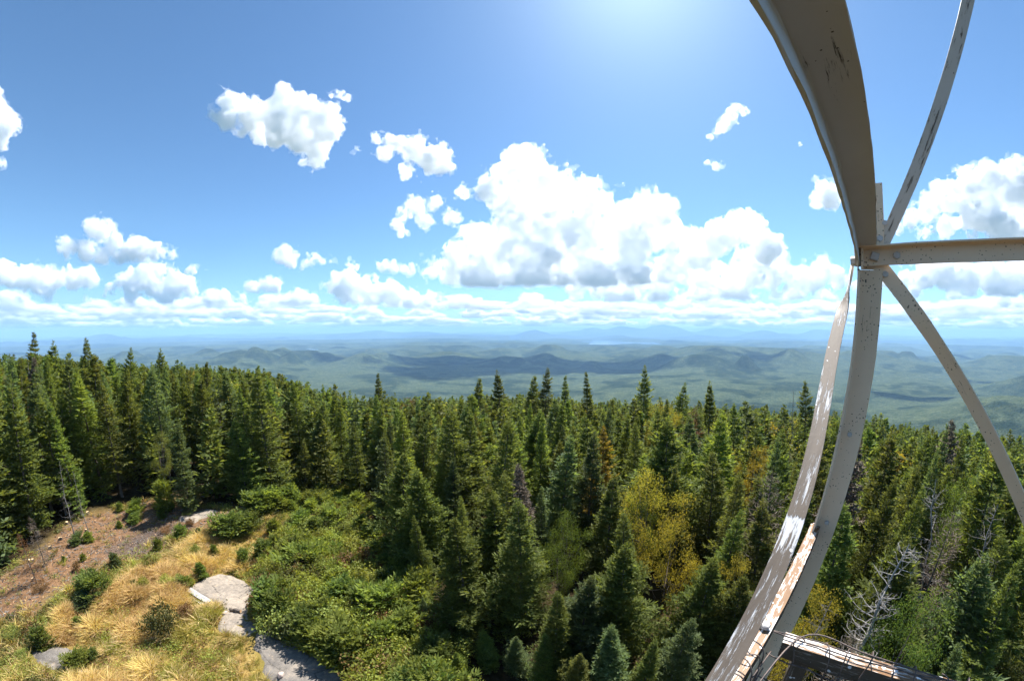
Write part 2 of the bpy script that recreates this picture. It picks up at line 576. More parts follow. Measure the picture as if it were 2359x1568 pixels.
def surface_nets(f):
    """closed quad mesh of the zero surface of the field f (positive inside)"""
    s = f > 0
    X, Y, Z = f.shape
    cnt = np.zeros((X - 1, Y - 1, Z - 1), np.int8)
    for dx in (0, 1):
        for dy in (0, 1):
            for dz in (0, 1):
                cnt += s[dx:X - 1 + dx, dy:Y - 1 + dy, dz:Z - 1 + dz]
    act = (cnt > 0) & (cnt < 8)
    idx = np.full(act.shape, -1, np.int32)
    c = np.argwhere(act)
    idx[act] = np.arange(len(c))
    acc = np.zeros((len(c), 3), np.float32)
    w = np.zeros(len(c), np.float32)
    x, y, z = c.T
    off = [(a, b, d) for a in (0, 1) for b in (0, 1) for d in (0, 1)]
    for p in off:
        for k in range(3):
            if p[k]:
                continue
            q = list(p)
            q[k] = 1
            fa = f[x + p[0], y + p[1], z + p[2]]
            fb = f[x + q[0], y + q[1], z + q[2]]
            m = (fa > 0) != (fb > 0)
            t = np.where(m, fa / np.where(m, fa - fb, 1), 0)
            pos = np.tile(np.array(p, np.float32), (len(c), 1))
            pos[:, k] = t
            acc += pos * m[:, None]
            w += m
    v = c + acc / w[:, None]
    quads = []
    for k in range(3):
        a, b = (k + 1) % 3, (k + 2) % 3
        sl0 = [slice(1, -1)] * 3
        sl1 = [slice(1, -1)] * 3
        sl0[k] = slice(0, -1)
        sl1[k] = slice(1, None)
        s0, s1 = s[tuple(sl0)], s[tuple(sl1)]
        e = np.argwhere(s0 != s1)
        org = np.ones(3, int)
        org[k] = 0
        flip = s0[s0 != s1]
        e = e + org
        def at(da, db):
            g = e.copy()
            g[:, a] += da
            g[:, b] += db
            return idx[g[:, 0], g[:, 1], g[:, 2]]
        q = np.stack([at(-1, -1), at(0, -1), at(0, 0), at(-1, 0)], 1)
        q[~flip] = q[~flip][:, ::-1]
        quads.append(q)
    return v, np.concatenate(quads)


def main_body(v, q):
    """split the quads into the largest connected body and the loose scraps round it"""
    lab = np.arange(len(v))
    e = np.concatenate([q[:, [0, 1]], q[:, [1, 2]], q[:, [2, 3]]])
    while True:
        m = np.minimum(lab[e[:, 0]], lab[e[:, 1]])
        new = lab.copy()
        np.minimum.at(new, e[:, 0], m)
        np.minimum.at(new, e[:, 1], m)
        while True:
            n2 = new[new]
            if (n2 == new).all():
                break
            new = n2
        if (new == lab).all():
            break
        lab = new
    ql = lab[q[:, 0]]
    u, c = np.unique(ql, return_counts=True)
    big = u[np.argmax(c)]
    out = []
    for k in (ql == big, ql != big):
        qq = q[k]
        ids, inv = np.unique(qq, return_inverse=True)
        out.append((v[ids], inv.reshape(-1, 4)))
    return out


def cloud_mat(mfp):
    m = bpy.data.materials.new('cloud_droplets')
    m.use_nodes = True
    t = m.node_tree
    t.nodes.clear()
    out = t.nodes.new('ShaderNodeOutputMaterial')
    v = t.nodes.new('ShaderNodeVolumeScatter')
    v.inputs['Color'].default_value = (1, 1, 1, 1)
    v.inputs['Density'].default_value = 1.0 / mfp
    v.inputs['Anisotropy'].default_value = 0.2
    t.links.new(v.outputs[0], out.inputs['Volume'])
    m.cycles.homogeneous_volume = True
    return m


def make_cloud(label, blobs, dist, base=None, depth=1.0, cellpx=2.8, soft=8.5, seed=1, group=None, rough=1.0, fam=(14, 11), veil=2.2, thin=.62):
    """blobs: (x, y, r) as seen in the photograph; the body is built at its own distance with its own depth"""
    rng = np.random.default_rng(seed)
    bx = np.array(blobs, float)
    bx[:, 2] += 4.0 * bx[:, 2] / (bx[:, 2] + 12)
    if dist > 7900:
        bx[:, 2] += 4.5
    if len(bx) <= 14:
        cellpx = min(cellpx, 2.2)
    cx, cyy = np.average(bx[:, 0], weights=bx[:, 2]), np.average(bx[:, 1], weights=bx[:, 2])
    fwd = ray(cx, cyy)
    ctr = EYE + fwd * dist
    rt = np.cross(fwd, (0, 0, 1)); rt /= np.linalg.norm(rt)
    up = np.cross(rt, fwd)
    fh = np.array([fwd[0], fwd[1], 0]); fh /= np.linalg.norm(fh)
    rc = math.hypot(cx - 1179.5, cyy - 784)
    mpp = dist / (806.3 * (1 + (rc / 1612.6)**2))          # metres per photo pixel there
    cell = mpp * cellpx
    S = []
    for (x, y, r) in bx:
        d = ray(x, y)
        d = d * dist / (d @ fwd)
        p = EYE + d + fwd * (rng.normal() * 0.35 * depth * r * mpp) - ctr
        S.append((p @ rt, (p @ fwd) * .8, p @ up, r * mpp))
    lv = np.array(S)
    allS = [lv]
    for n, (lo, hi) in ((fam[0], (.28, .5)), (fam[1], (.25, .45))):
        par = np.repeat(lv, n, 0)
        d = rng.normal(size=(len(par), 3))
        d[:, 2] = np.where(d[:, 2] < -.3, -d[:, 2], d[:, 2])
        d /= np.linalg.norm(d, axis=1)[:, None]
        k = rng.uniform(lo, hi, len(par))
        lv = np.c_[par[:, :3] + d * par[:, 3:4] * rng.uniform(.75, 1.0, (len(par), 1)), par[:, 3] * k]
        lv = lv[lv[:, 3] > 1.2 * cell]
        allS.append(lv)
    S = np.concatenate(allS)
    lo = (S[:, :3] - S[:, 3:4]).min(0) - 13 * cell
    hi = (S[:, :3] + S[:, 3:4]).max(0) + 13 * cell
    shp = np.ceil((hi - lo) / cell).astype(int) + 1
    f = np.full(shp, -18.0, np.float32)
    C = (S[:, :3] - lo) / cell
    Rr = S[:, 3] / cell
    for c, r in zip(C, Rr):
        a = np.maximum(np.floor(c - r - 18).astype(int), 0)
        b = np.minimum(np.ceil(c + r + 18).astype(int) + 1, shp)
        g = [np.arange(a[i], b[i], dtype=np.float32) - np.float32(c[i]) for i in range(3)]
        d2 = g[0][:, None, None]**2 + g[1][None, :, None]**2 + g[2][None, None, :]**2
        sub = f[a[0]:b[0], a[1]:b[1], a[2]:b[2]]
        np.maximum(sub, np.float32(r) - np.sqrt(d2), out=sub)
    nz = 0
    for cs, am in ((34, 3.6), (17, 3.0), (8.5, 2.3), (4.2, 2.3), (2.2, 1.9)):
        nz = nz + lattice_noise(tuple(shp), cs, rng) * am * rough
    nz = nz * (1.0 if len(bx) > 14 else .82)
    f = f + nz - 2.6
    if base is not None:
        zz = (np.arange(shp[2]) * cell + lo[2])[None, None, :]
        zb = (cyy - base) * mpp + nz * cell * .5
        f = np.minimum(f, (zz - zb) / cell)
    f[0] = f[-1] = -30
    f[:, 0] = f[:, -1] = -30
    f[:, :, 0] = f[:, :, -1] = -30
    M = np.stack([rt, fwd * thin, up], 1)
    v, q = surface_nets(f)
    (v, q), (v2, q2) = main_body(v, q)
    cm = cloud_mat(mpp * soft)
    o = obj('cumulus_cloud', mesh_from('cumulus_cloud', (v * cell + lo) @ M.T, q, cm))
    o.location = ctr
    tag(o, label, 'cloud', group)
    if len(q2):
        obj('cloud_scraps', mesh_from('cloud_scraps', (v2 * cell + lo) @ M.T, q2, cm), o)['kind'] = 'stuff'
    if veil:
        v, q = surface_nets((f + veil + lattice_noise(tuple(shp), 6, rng) * 1.2)[::2, ::2, ::2])
        v = v * 2
        obj('veil', mesh_from('veil', (v * cell + lo) @ M.T, q, cloud_mat(mpp * soft * 4)), o)['kind'] = 'stuff'
    return o


CL = [
 ('big bright cumulus cloud, lone, high on the blue sky left of the sun', dict(dist=2200, seed=3, blobs=[(540,240,30),(525,272,26),(580,268,42),(640,275,42),(655,236,28),(695,258,36),(740,285,42),(690,310,46),(635,312,36),(595,315,24),(560,306,22),(722,342,24),(728,378,18),(700,372,10)])),
 ('ragged white cloud breaking up beside the lone high cumulus', dict(dist=2600, seed=5, blobs=[(868,322,12),(900,330,16),(885,358,14),(868,346,8),(955,345,30),(990,362,32),(940,398,22),(1020,378,24),(1046,384,9),(820,343,6)])),
 ('largest cumulus cloud, towering over the middle of the valley with grey base', dict(dist=5200, seed=8, base=655, depth=.7, soft=11.0, blobs=[(1200,400,44),(1168,378,18),(1240,420,40),(1130,430,38),(1060,442,26),(1000,464,24),(945,474,18),(905,475,9),(1040,502,24),(985,505,14),(918,524,14),(1300,450,46),(1350,470,46),(1398,458,30),(1190,500,56),(1260,520,66),(1340,540,66),(1430,520,56),(1480,482,36),(1520,510,36),(1545,552,36),(1460,570,56),(1105,560,40),(1165,592,54),(1250,610,62),(1350,612,56),(1055,600,36),(1005,614,20),(965,608,13),(1125,640,44),(1585,582,34),(1640,570,30),(1680,550,40),(1720,530,36),(1758,562,30),(1796,572,14),(1700,590,26),(1620,600,22),(1120,650,50),(1200,655,56),(1290,655,58),(1380,650,54),(1460,625,50),(1540,610,44),(1620,596,30),(1040,628,30),(985,622,22),(945,618,16),(920,480,14),(965,470,20)])),
 ('white cumulus cut off by the left edge of the picture', dict(dist=2300, seed=11, blobs=[(-25,255,40),(-20,300,45),(8,262,22),(16,290,24),(5,330,14),(2,378,10)])),
 ('small wisp of cloud right of the lone high cumulus', dict(dist=2300, seed=12, blobs=[(768,212,6),(785,220,7),(800,226,6),(782,214,5)])),
 ('elongated white cumulus in the left sky with a blue gap', dict(dist=4200, seed=13, base=612, blobs=[(208,528,18),(238,538,24),(262,556,28),(300,574,28),(200,578,26),(162,572,20),(232,594,20),(330,585,22),(352,590,18),(372,588,10),(395,586,13),(280,592,22)])),
 ('little puff of cloud right of the elongated left cumulus', dict(dist=5200, seed=14, base=638, blobs=[(430,626,13),(446,626,15),(460,630,10)])),
 ('small flat cumulus alone left of the middle', dict(dist=5600, seed=15, base=628, blobs=[(655,598,18),(672,604,22),(695,606,20),(720,606,17),(742,603,13),(760,601,9)])),
 ('round puff above the long left cloud bank', dict(dist=7500, seed=16, base=678, blobs=[(590,660,14),(612,655,18),(636,658,17),(654,656,8)])),
 ('cumulus with grey belly left of the largest cloud', dict(dist=8200, seed=17, base=706, blobs=[(735,655,12),(775,655,20),(815,645,26),(840,655,26),(870,668,26),(905,680,24),(945,690,22),(990,692,20),(1025,698,13),(1050,700,8),(800,672,22),(850,688,18)])),
 ('long bank of cloud low over the left hills', dict(dist=9000, seed=18, base=700, blobs=[(-15,650,26),(20,655,28),(55,662,28),(90,655,24),(130,652,26),(170,655,26),(210,650,22),(255,668,24),(290,650,26),(320,655,24),(350,660,22),(400,668,22),(440,674,20),(480,678,18),(520,684,15),(560,688,11),(600,692,8),(40,685,22),(110,688,18),(200,686,18),(300,684,18),(380,688,14)])),
 ('small cloud scrap at the left end of the largest cumulus', dict(dist=6500, seed=19, base=630, blobs=[(880,618,11),(905,616,14),(930,620,9)])),
 ('wide grey bellied cloud bank under the right of the largest cumulus', dict(dist=8500, seed=20, base=690, depth=.8, soft=11.0, blobs=[(1330,665,22),(1380,660,26),(1430,645,28),(1480,640,28),(1530,648,28),(1580,636,28),(1630,640,28),(1680,652,28),(1730,640,28),(1780,645,28),(1830,650,26),(1880,648,26),(1930,655,24),(1970,660,20),(1450,680,22),(1560,682,22),(1680,684,22),(1790,682,20),(1890,684,18),(1420,690,26),(1520,692,28),(1620,692,28),(1720,692,28),(1820,690,28),(1910,690,24)])),
 ('round white cumulus peeping out left of the tower beam', dict(dist=3600, seed=21, blobs=[(1885,450,18),(1900,430,26),(1922,440,26),(1950,425,24),(1975,430,20)])),
 ('small white streak of cloud left of the tower beam, upper', dict(dist=2400, seed=22, blobs=[(1662,292,9),(1672,278,13),(1690,266,14),(1712,260,11),(1727,258,7)])),
 ('tiny faint puff below the white streak', dict(dist=2600, seed=23, blobs=[(1628,316,8),(1640,312,6)])),
 ('tiny bright puff beside the tower beam', dict(dist=2600, seed=24, blobs=[(1834,342,9),(1842,332,9),(1846,326,6)])),
 ('small flat puff above the right of the largest cumulus', dict(dist=3200, seed=25, blobs=[(1632,376,8),(1648,380,11),(1664,380,8)])),
 ('large cumulus behind the tower at the right edge', dict(dist=4800, seed=26, base=572, blobs=[(2075,525,22),(2100,510,28),(2140,490,34),(2185,462,36),(2235,445,40),(2285,425,36),(2320,405,24),(2350,440,50),(2400,470,60),(2250,495,48),(2310,520,48),(2180,520,36),(2130,535,24),(2370,545,45),(2240,545,30)])),
 ('scrap of cloud on top of the large right cumulus', dict(dist=4600, seed=27, blobs=[(2310,378,10),(2325,384,9),(2355,410,16),(2375,405,18)])),
 ('grey bellied cloud bank below the tower girt at the right', dict(dist=8200, seed=28, base=690, blobs=[(2040,640,20),(2085,640,24),(2130,645,26),(2180,640,26),(2230,645,28),(2280,640,28),(2330,642,28),(2380,645,28),(2110,670,18),(2200,672,18),(2300,672,18)])),
 ('small cloud in the gap between left cumulus and bank', dict(dist=9500, seed=29, base=706, blobs=[(660,692,9),(680,695,13),(705,700,11)])),
]
for lab, kw in CL:
    make_cloud(lab, **kw)

# rows of small clouds far off over the hills: four bodies, turned copies
ROWS = {}
PUFF = [make_cloud('far cloud', [(1180 + dx, 640 + dy, r) for dx, dy, r in bl], 8000, 655, 1.0, 3.4, 12, 40 + i, fam=(10, 6)) for i, bl in enumerate([
    [(-60, 0, 12), (-35, -5, 16), (-8, -8, 18), (20, -2, 16), (45, 2, 12)], [(-80, 4, 10), (-55, -2, 15), (-25, 0, 14), (5, -4, 17), (35, 0, 14), (62, 4, 10), (80, 5, 7)],
    [(-30, 0, 12), (-10, -10, 17), (15, -4, 15), (32, 2, 9)], [(-100, 4, 9), (-70, 2, 12), (-40, -2, 14), (-10, 2, 12), (25, -3, 15), (55, 2, 13), (85, 4, 9)]])]
rc = np.random.default_rng(9)
first = [True] * 4
for row, (yy, n, dist, sc) in enumerate([(704, 17, 12500, (.8, 1.35)), (717, 20, 17500, (1.0, 1.8)), (729, 23, 25000, (1.2, 2.3)), (740, 24, 36000, (1.5, 2.9)), (747, 24, 52000, (2.0, 3.8))]):
    for k in range(n):
        x = -60 + 2480 * (k + rc.uniform(.1, .9)) / n
        y = yy + rc.normal(0, 3.0)
        d = dist * rc.uniform(.9, 1.15)
        v = ray(x, y)
        v = v / math.hypot(v[0], v[1])
        pi = int(rc.integers(4))
        src = PUFF[pi]
        o = src
        if not first[pi]:
            o = src.copy(); link(o)
            for ch in src.children:
                c_ = ch.copy(); link(c_); c_.parent = o
        first[pi] = False
        s = rc.uniform(*sc)
        o.location = EYE + v * d
        o.scale = (s * rc.choice([-1.6, 1.6]), s, s * rc.uniform(.55, .85))
        o.rotation_euler = (0, 0, -math.atan2(v[0], v[1]) + rc.normal(0, .3))
        tag(o, 'x', 'cloud', 'far clouds over the hills')
        ROWS.setdefault(row, []).append((x, o))
NUM = ['first', 'second', 'third', 'fourth', 'fifth', 'sixth', 'seventh', 'eighth', 'ninth', 'tenth', 'eleventh', 'twelfth', 'thirteenth', 'fourteenth', 'fifteenth', 'sixteenth', 'seventeenth', 'eighteenth']
for row, L in ROWS.items():
    L.sort(key=lambda t_: t_[0])
    rn = ['in the highest of the far rows', 'in the second far row', 'in the third far row', 'in the fourth far row', 'in the faint row at the horizon'][row]
    for k, (x, o) in enumerate(L):
        m = len(L) - 1 - k
        o['label'] = 'small cumulus %s, %s from the %s' % (rn, NUM[min(k, m)], 'left' if k <= m else 'right')
# ------------------------------------------------------------------ the steel fire tower round the camera
UX, MX, ZX = np.array([.812, .5835, 0]), np.array([-.5835, .812, 0]), np.array([0, 0, 1.0])   # along the left face, outwards from it, up
WX = np.array([.667, -.745, 0])                                                                    # along the right face
NX_ = np.array([.745, .667, 0])                                                                    # outwards from the right face
TW = empty('fire_tower', (2.75, 2.55, float(terrain(2.75, 2.55))))
tag(TW, 'weathered white steel fire tower corner with leg, girts, braces and handrails', 'fire tower')
TWI = Matrix.Translation(-Vector(TW.location))


def paint(name, base, under, chip, streak, spots_, rough=.6, patch=None):
    t = NT(name)
    s = (.10, 1, 1)
    n1, n2 = t.noise(3.0, 5, .65), t.noise(100, 5, .75, stretch=s)
    n3 = t.noise(90, 4, .7)
    c = t.mix(t.ramp(n1, [(.35, 0), (.7, .35)]), base, tuple(np.array(base) * (.80, .77, .72)))
    wear = t.math('ADD', t.math('MULTIPLY', n2, streak), t.math('MULTIPLY', t.noise(5.0, 4, .6, stretch=(.6, 1, 1)), 1 - streak))
    if patch:
        sx = t.n('ShaderNodeSeparateXYZ', {0: t.coord()}).outputs[0]
        wear = t.math('SUBTRACT', wear, t.math('MULTIPLY', t.ramp(t.math('ADD', t.math('MULTIPLY', sx, .5), t.math('MULTIPLY', n2, .06)), patch), .25))
    m = t.ramp(wear, [(chip - .03, 0), (chip + .02, 1)])
    u = t.ramp(t.noise(18, 5, .7, stretch=s), [(.3, tuple(np.array(under) * .6)), (.65, under)])
    c = t.mix(m, c, u)
    v = t.n('ShaderNodeTexVoronoi', {'Vector': t.coord(), 'Scale': spots_[0]}, feature='F1')
    sp = t.math('LESS_THAN', t.math('ADD', v.outputs['Distance'], t.math('ADD', t.math('MULTIPLY', n3, .35), t.math('SUBTRACT', .3, t.math('MULTIPLY', t.noise(7, 4, .6), .75)))), spots_[1])
    c = t.mix(sp, c, spots_[2])
    return t.surf(c, rough, t.bump(t.math('ADD', m, t.math('MULTIPLY', n3, .4)), .45, .0025), spec=.3)


M_PALE = paint('cream_paint', (.72, .56, .40), (.12, .09, .065), .64, .6, (75, .22, (.06, .05, .045)))
M_BEAM = paint('dull_cream_paint', (.54, .525, .50), (.11, .095, .08), .66, .6, (75, .10, (.06, .05, .045)))
M_WORN = paint('worn_brown_paint', (.70, .68, .66), (.20, .155, .115), .45, .6, (34, .16, (.78, .77, .76)), patch=[(0, .9), (.04, .9), (.16, .1), (.30, 0), (.56, 0), (.60, 0), (.605, .62), (.622, .5), (.66, .08), (.72, 0)])
M_RUSTY = paint('rusty_tan_steel', (.86, .82, .76), (.27, .145, .065), .47, .6, (30, .34, (.88, .86, .84)), .5)
M_CHIPPED = paint('chipped_cream_paint', (.50, .43, .35), (.12, .09, .065), .575, .7, (40, .12, (.06, .05, .045)))
M_WORN2 = paint('dark_worn_steel', (.36, .30, .24), (.11, .08, .055), .43, .7, (30, .2, (.7, .68, .66)))
M_BOLT = paint('painted_bolt', (.48, .45, .42), (.16, .12, .10), .6, .2, (60, .1, (.06, .05, .05)))
tw = NT('dark_wire')
M_WIRE = tw.surf(tw.ramp(tw.noise(40, 3, .6), [(.35, (.06, .045, .04)), (.65, (.17, .12, .095))]), .6, spec=.4)


def place(o, mw):
    o.parent = TW
    o.matrix_local = TWI @ mw
    return o


def frame(o, x, z):
    """local x along the member, local z near z"""
    x = nrm(np.asarray(x, float)); y = nrm(np.cross(z, x)); z = np.cross(x, y)
    m = Matrix.Identity(4)
    for i in range(3):
        m[i][0], m[i][1], m[i][2], m[i][3] = x[i], y[i], z[i], o[i]
    return m


def extrude(name, prof, x0, x1, mw, mat, seg=40, jit=.0006, parent=None):
    rng = np.random.default_rng(len(name) + int(abs(x1) * 100))
    prof = np.array(prof)
    n = len(prof)
    c = prof.mean(0)
    xs = np.linspace(x0, x1, seg + 1)
    V = np.concatenate([np.c_[np.full(n, x), prof + rng.normal(0, jit, (n, 2))] for x in xs])
    F = []
    for i in range(seg):
        for k in range(n):
            F.append((i * n + k, i * n + (k + 1) % n, (i + 1) * n + (k + 1) % n, (i + 1) * n + k))
    F.append(tuple(range(n))[::-1])
    F.append(tuple(seg * n + k for k in range(n)))
    me = mesh_from(name, V, F, mat)
    if isinstance(mat, list):
        for pg in me.polygons:
            pg.material_index = 0 if (mw.to_3x3() @ pg.normal).z > .6 else 1
    return place(obj(name, me), mw)


def L_prof(a, b, t, sy=1, sz=1):
    """angle section: flange of length a along y and b along z, corner at 0,0, with a rounded inside corner"""
    r = t * .8
    p = [(0, 0), (a, 0), (a, t * .8), (a - t * .2, t), (t + r, t), (t + r * .3, t + r * .3), (t, t + r), (t, b - t * .2), (t * .8, b), (0, b)]
    p = [(y * sy, z * sz) for y, z in p]
    return p if sy * sz > 0 else p[::-1]


def P3(u, m, z):
    return EYE + UX * u + MX * m + ZX * z


# girt of the left face: passes overhead and runs away to the corner
extrude('girt', L_prof(.076, .076, .0065, -1, -1), -1.9, 1.705, frame(P3(0, .042, .3385), UX, ZX), M_BEAM, 70)
# girt of the right face
extrude('girt', L_prof(.062, .071, .0065, 1, -1), -.055, 2.9, frame(P3(1.705, 0, .333), WX, ZX) @ Matrix.Rotation(math.pi, 4, 'X') @ Matrix.Diagonal((1, 1, -1, 1)), M_PALE, 40)
# corner leg, leaning in towards the top
LEGAX = nrm(ZX - .0875 * UX - .0875 * MX)
lg = np.array([1.752, .066])
def legpt(z):
    return P3(lg[0] - .0875 * z, lg[1] - .0875 * z, z)
yv = nrm(-MX * .96 + WX * .0)
mw_leg = frame(legpt(0), LEGAX, -UX)
extrude('leg', L_prof(.095, .085, .008, -1, 1), -12.9, .255, mw_leg, M_PALE, 110)
extrude('leg', L_prof(.088, .08, .008, -1, 1), .257, .60, frame(legpt(0) + nrm(UX) * .012 - MX * .012, LEGAX, -UX), M_PALE, 6)


def ribbon(name, pts, wid, thk, wdirs, mat, jit=.0003, seed=0):
    """a flat bar that may twist: centre points, width direction at each point"""
    rng = np.random.default_rng(seed)
    pts = np.array(pts)
    ax_ = nrm(pts[-1] - pts[0])
    mw = frame(pts[0], ax_, ZX if abs(ax_[2]) < .9 else UX)
    inv = np.array(mw.inverted())
    V, F = [], []
    T = nrm(np.gradient(pts, axis=0))
    for p, w, t in zip(pts, wdirs, T):
        w = nrm(w - t * (w @ t))
        n = np.cross(t, w)
        e = rng.normal(0, jit, 2)
        for a, b in ((-1, -1), (1, -1), (1, 1), (-1, 1)):
            q = p + w * a * (wid / 2 + e[0]) + n * b * (thk / 2)
            V.append(inv[:3, :3] @ q + inv[:3, 3])
    k = len(pts)
    for i in range(k - 1):
        for j in range(4):
            F.append((i * 4 + j, i * 4 + (j + 1) % 4, i * 4 + 4 + (j + 1) % 4, i * 4 + 4 + j))
    F += [(3, 2, 1, 0), tuple(4 * (k - 1) + j for j in range(4))]
    o = obj(name, mesh_from(name, V, F, mat))
    return place(o, mw)


# brace of the left face: bolted flat, then twisted to lie on its side
a, b = P3(1.745, .060, .27), P3(.572, .122, -.647)
d = b - a
tt = np.concatenate([np.linspace(-.02, .35, 90), np.linspace(.38, 1.75, 30)])
pts = [a + d * t + MX * (.034 * math.exp(-((t - .36) / .3)**2)) for t in tt]
inface = nrm(np.cross(nrm(d), MX))
wd = []
for t in tt:
    k = float(sstep(.06, .26, t)) * math.pi / 2
    wd.append(inface * math.cos(k) + MX * math.sin(k))
ribbon('brace', pts, .042, .0065, wd, M_WORN, seed=1)
# braces of the right face
def rbrace(a, dirv, L, ang, wid, mat, seed, t0=.12, t1=.42):
    d = nrm(dirv)
    fl = nrm(np.cross(d, NX_))
    tt = np.concatenate([np.linspace(0, .5, 60), np.linspace(.54, L, 30)])
    wd = []
    for t in tt:
        k = float(sstep(t0, t1, t)) * ang
        wd.append(fl * math.cos(k) + NX_ * math.sin(k))
    return ribbon('brace', [a + d * t for t in tt], wid, .007, wd, mat, seed=seed)
c55, s55 = math.cos(R(53.8)), math.sin(R(53.8))
rbrace(P3(1.735, -.036, .272) - WX * .0, WX * c55 - ZX * s55 + UX * .0875 * s55, 3.2, R(-42), .058, M_PALE, 2)
c59, s59 = math.cos(R(59)), math.sin(R(59))
rbrace(P3(1.735, -.030, .30), WX * c59 + ZX * s59 - UX * .0875 * s59, 3.0, R(-28), .050, M_CHIPPED, 3, .5, 2.2)
# gusset plate, bolts
extrude('gusset_plate', [(-.005, -.07), (.0, -.07), (.0, .13), (-.005, .13)], -.06, .05, frame(P3(1.72, .047, .25), UX, ZX), M_PALE, 3)


def bolt(p, n, r, h, sides=4, rot=.4, mat=None):
    n = nrm(np.asarray(n, float))
    mw = frame(p, n, ZX if abs(n[2]) < .8 else UX)
    ang = np.linspace(0, 2 * math.pi, sides, endpoint=False) + rot
    prof = [(r * math.cos(x), r * math.sin(x)) for x in ang]
    V = [(0, y, z) for y, z in prof] + [(h * .8, y, z) for y, z in prof] + [(h, y * .8, z * .8) for y, z in prof]
    F = [(k, (k + 1) % sides, sides + (k + 1) % sides, sides + k) for k in range(sides)] + [(sides + k, sides + (k + 1) % sides, 2 * sides + (k + 1) % sides, 2 * sides + k) for k in range(sides)] + [tuple(2 * sides + k for k in range(sides))]
    o = obj('bolt', mesh_from('bolt', V, F, mat or M_BOLT))
    return place(o, mw)


bolt(P3(1.698, -.003, .296) + WX * .02, -NX_, .022, .013)
bolt(P3(1.70, .0535, .285), MX, .02, .018, 6)
bolt(P3(1.735, -.06, .23), -NX_, .013, .012, 6)
bolt(P3(1.728, -.05, .37), -NX_, .013, .012, 6)
bolt(P3(1.728, -.075, .43), -NX_, .012, .011, 6)
bolt(P3(1.698, -.003, .296) + WX * .105, -NX_, .015, .011, 6)
bolt(legpt(-.42) + UX * -.012 - MX * .045, -UX, .011, .008, 6)
bolt(legpt(-.85) + UX * -.012 - MX * .05, -UX, .011, .008, 6)

# handrails of the landing: bare rusty angles with blotches of white paint
extrude('handrail', L_prof(.045, .05, .006, 1, -1), -1.3, 1.80, frame(P3(0, .115, -.88), UX, ZX), [M_RUSTY, M_WORN2], 50)
tip_ = np.array([(.0, .0), (.045, .0), (.045, .02), (.034, .04), (.011, .04), (.0, .02)])
vv = [(1.80 + y, x, -.0005) for x, y in tip_] + [(1.80 + y, x, -.006) for x, y in tip_]
ff = [(0, 1, 2, 3, 4, 5)[::-1], (6, 7, 8, 9, 10, 11)] + [(i, (i + 1) % 6, 6 + (i + 1) % 6, 6 + i) for i in range(6)]
place(obj('rail_end', mesh_from('rail_end', vv, ff, M_RUSTY)), frame(P3(0, .115, -.88), UX, ZX))
bolt(P3(1.03, .138, -.8745), ZX, .017, .014, 6)
RD = np.array([.658, -.753, 0])
RN = np.array([.753, .658, 0])
RS = np.array([.753 * 1.010, .658 * 1.010, -.882]) + RD * -.03
extrude('handrail', L_prof(.05, .058, .006, 1, -1), .055, 3.2, frame(EYE + RS, RD, ZX), [M_RUSTY, M_WORN2], 50)
extrude('rail_post', L_prof(.05, .05, .006, 1, 1), -2.2, -.062, frame(EYE + RS + RD * .10 + RN * .01, ZX, RN), M_WORN2, 30)

# wire netting tied over both rails
rw = np.random.default_rng(31)
polys = []
def wire(P, r=.0021):
    P = np.asarray(P)
    polys.append((P, np.full(len(P), r)))
def smooth(P, n=8):
    P = np.asarray(P, float)
    k = len(P)
    x = np.linspace(0, k - 1, (k - 1) * n + 1)
    i = np.clip(x.astype(int), 0, k - 2)
    f = (x - i)[:, None]
    g = lambda j: P[np.clip(j, 0, k - 1)]
    p0, p1, p2, p3 = g(i - 1), g(i), g(i + 1), g(i + 2)
    return .5 * (2 * p1 + (p2 - p0) * f + (2 * p0 - 5 * p1 + 4 * p2 - p3) * f**2 + (3 * p1 - p0 - 3 * p2 + p3) * f**3)
for i in range(34):
    s = .10 + i * .068 + rw.normal(0, .006)
    b = EYE + RS + RD * s
    top = rw.uniform(.02, .045)
    wire(smooth([b - RN * .012 + [0, 0, -.45], b - RN * .016 + RD * rw.normal(0, .012) + [0, 0, -.08], b - RN * .01 + RD * rw.normal(0, .012) + [0, 0, top * .7], b + RN * rw.uniform(.01, .03) + [0, 0, top], b + RN * rw.uniform(.035, .055) + RD * rw.normal(.01, .012) + [0, 0, rw.uniform(-.005, .02)]], 5))
for h0, off in ((.028, -.008), (.014, .02), (-.055, -.018), (-.16, -.016), (-.26, -.014), (-.36, -.012)):
    n = 40
    s = np.linspace(.02, 2.6, n)
    wire(smooth([EYE + RS + RD * q + RN * (off + rw.normal(0, .004)) + [0, 0, h0 + rw.normal(0, .005)] for q in s], 2), .0024)
wire(smooth([P3(.50, .05, -.98), P3(.66, .085, -.90), EYE + RS + RD * .1 + [0, 0, .04], EYE + RS + RD * .3 + [0, 0, .05], EYE + RS + RD * .6 + [0, 0, .03]], 8), .0026)
for i in range(15):
    u_ = .93 - i * .05 + rw.normal(0, .006)
    wire(smooth([P3(u_ - .03, .10, -1.25), P3(u_ - .01 + rw.normal(0, .01), .098, -.95), P3(u_, .105, -.868 + rw.uniform(0, .012)), P3(u_ + rw.normal(0, .012), .14, -.858 + rw.uniform(0, .014)), P3(u_ + rw.normal(0, .015), .172, -.872 + rw.normal(0, .008)), P3(u_ + .01, .178, -.92)], 5))
for mm, zz in ((.172, -.868), (.098, -.905), (.098, -.99), (.098, -1.08)):
    wire(smooth([P3(q, mm + rw.normal(0, .006), zz + rw.normal(0, .008)) for q in np.linspace(.98, -.6, 22)], 2), .0024)
wv, wf = tubes(polys, 5)
wn = obj('wire_netting', mesh_from('wire_netting', wv - np.array(TW.location), wf, M_WIRE, True), TW)
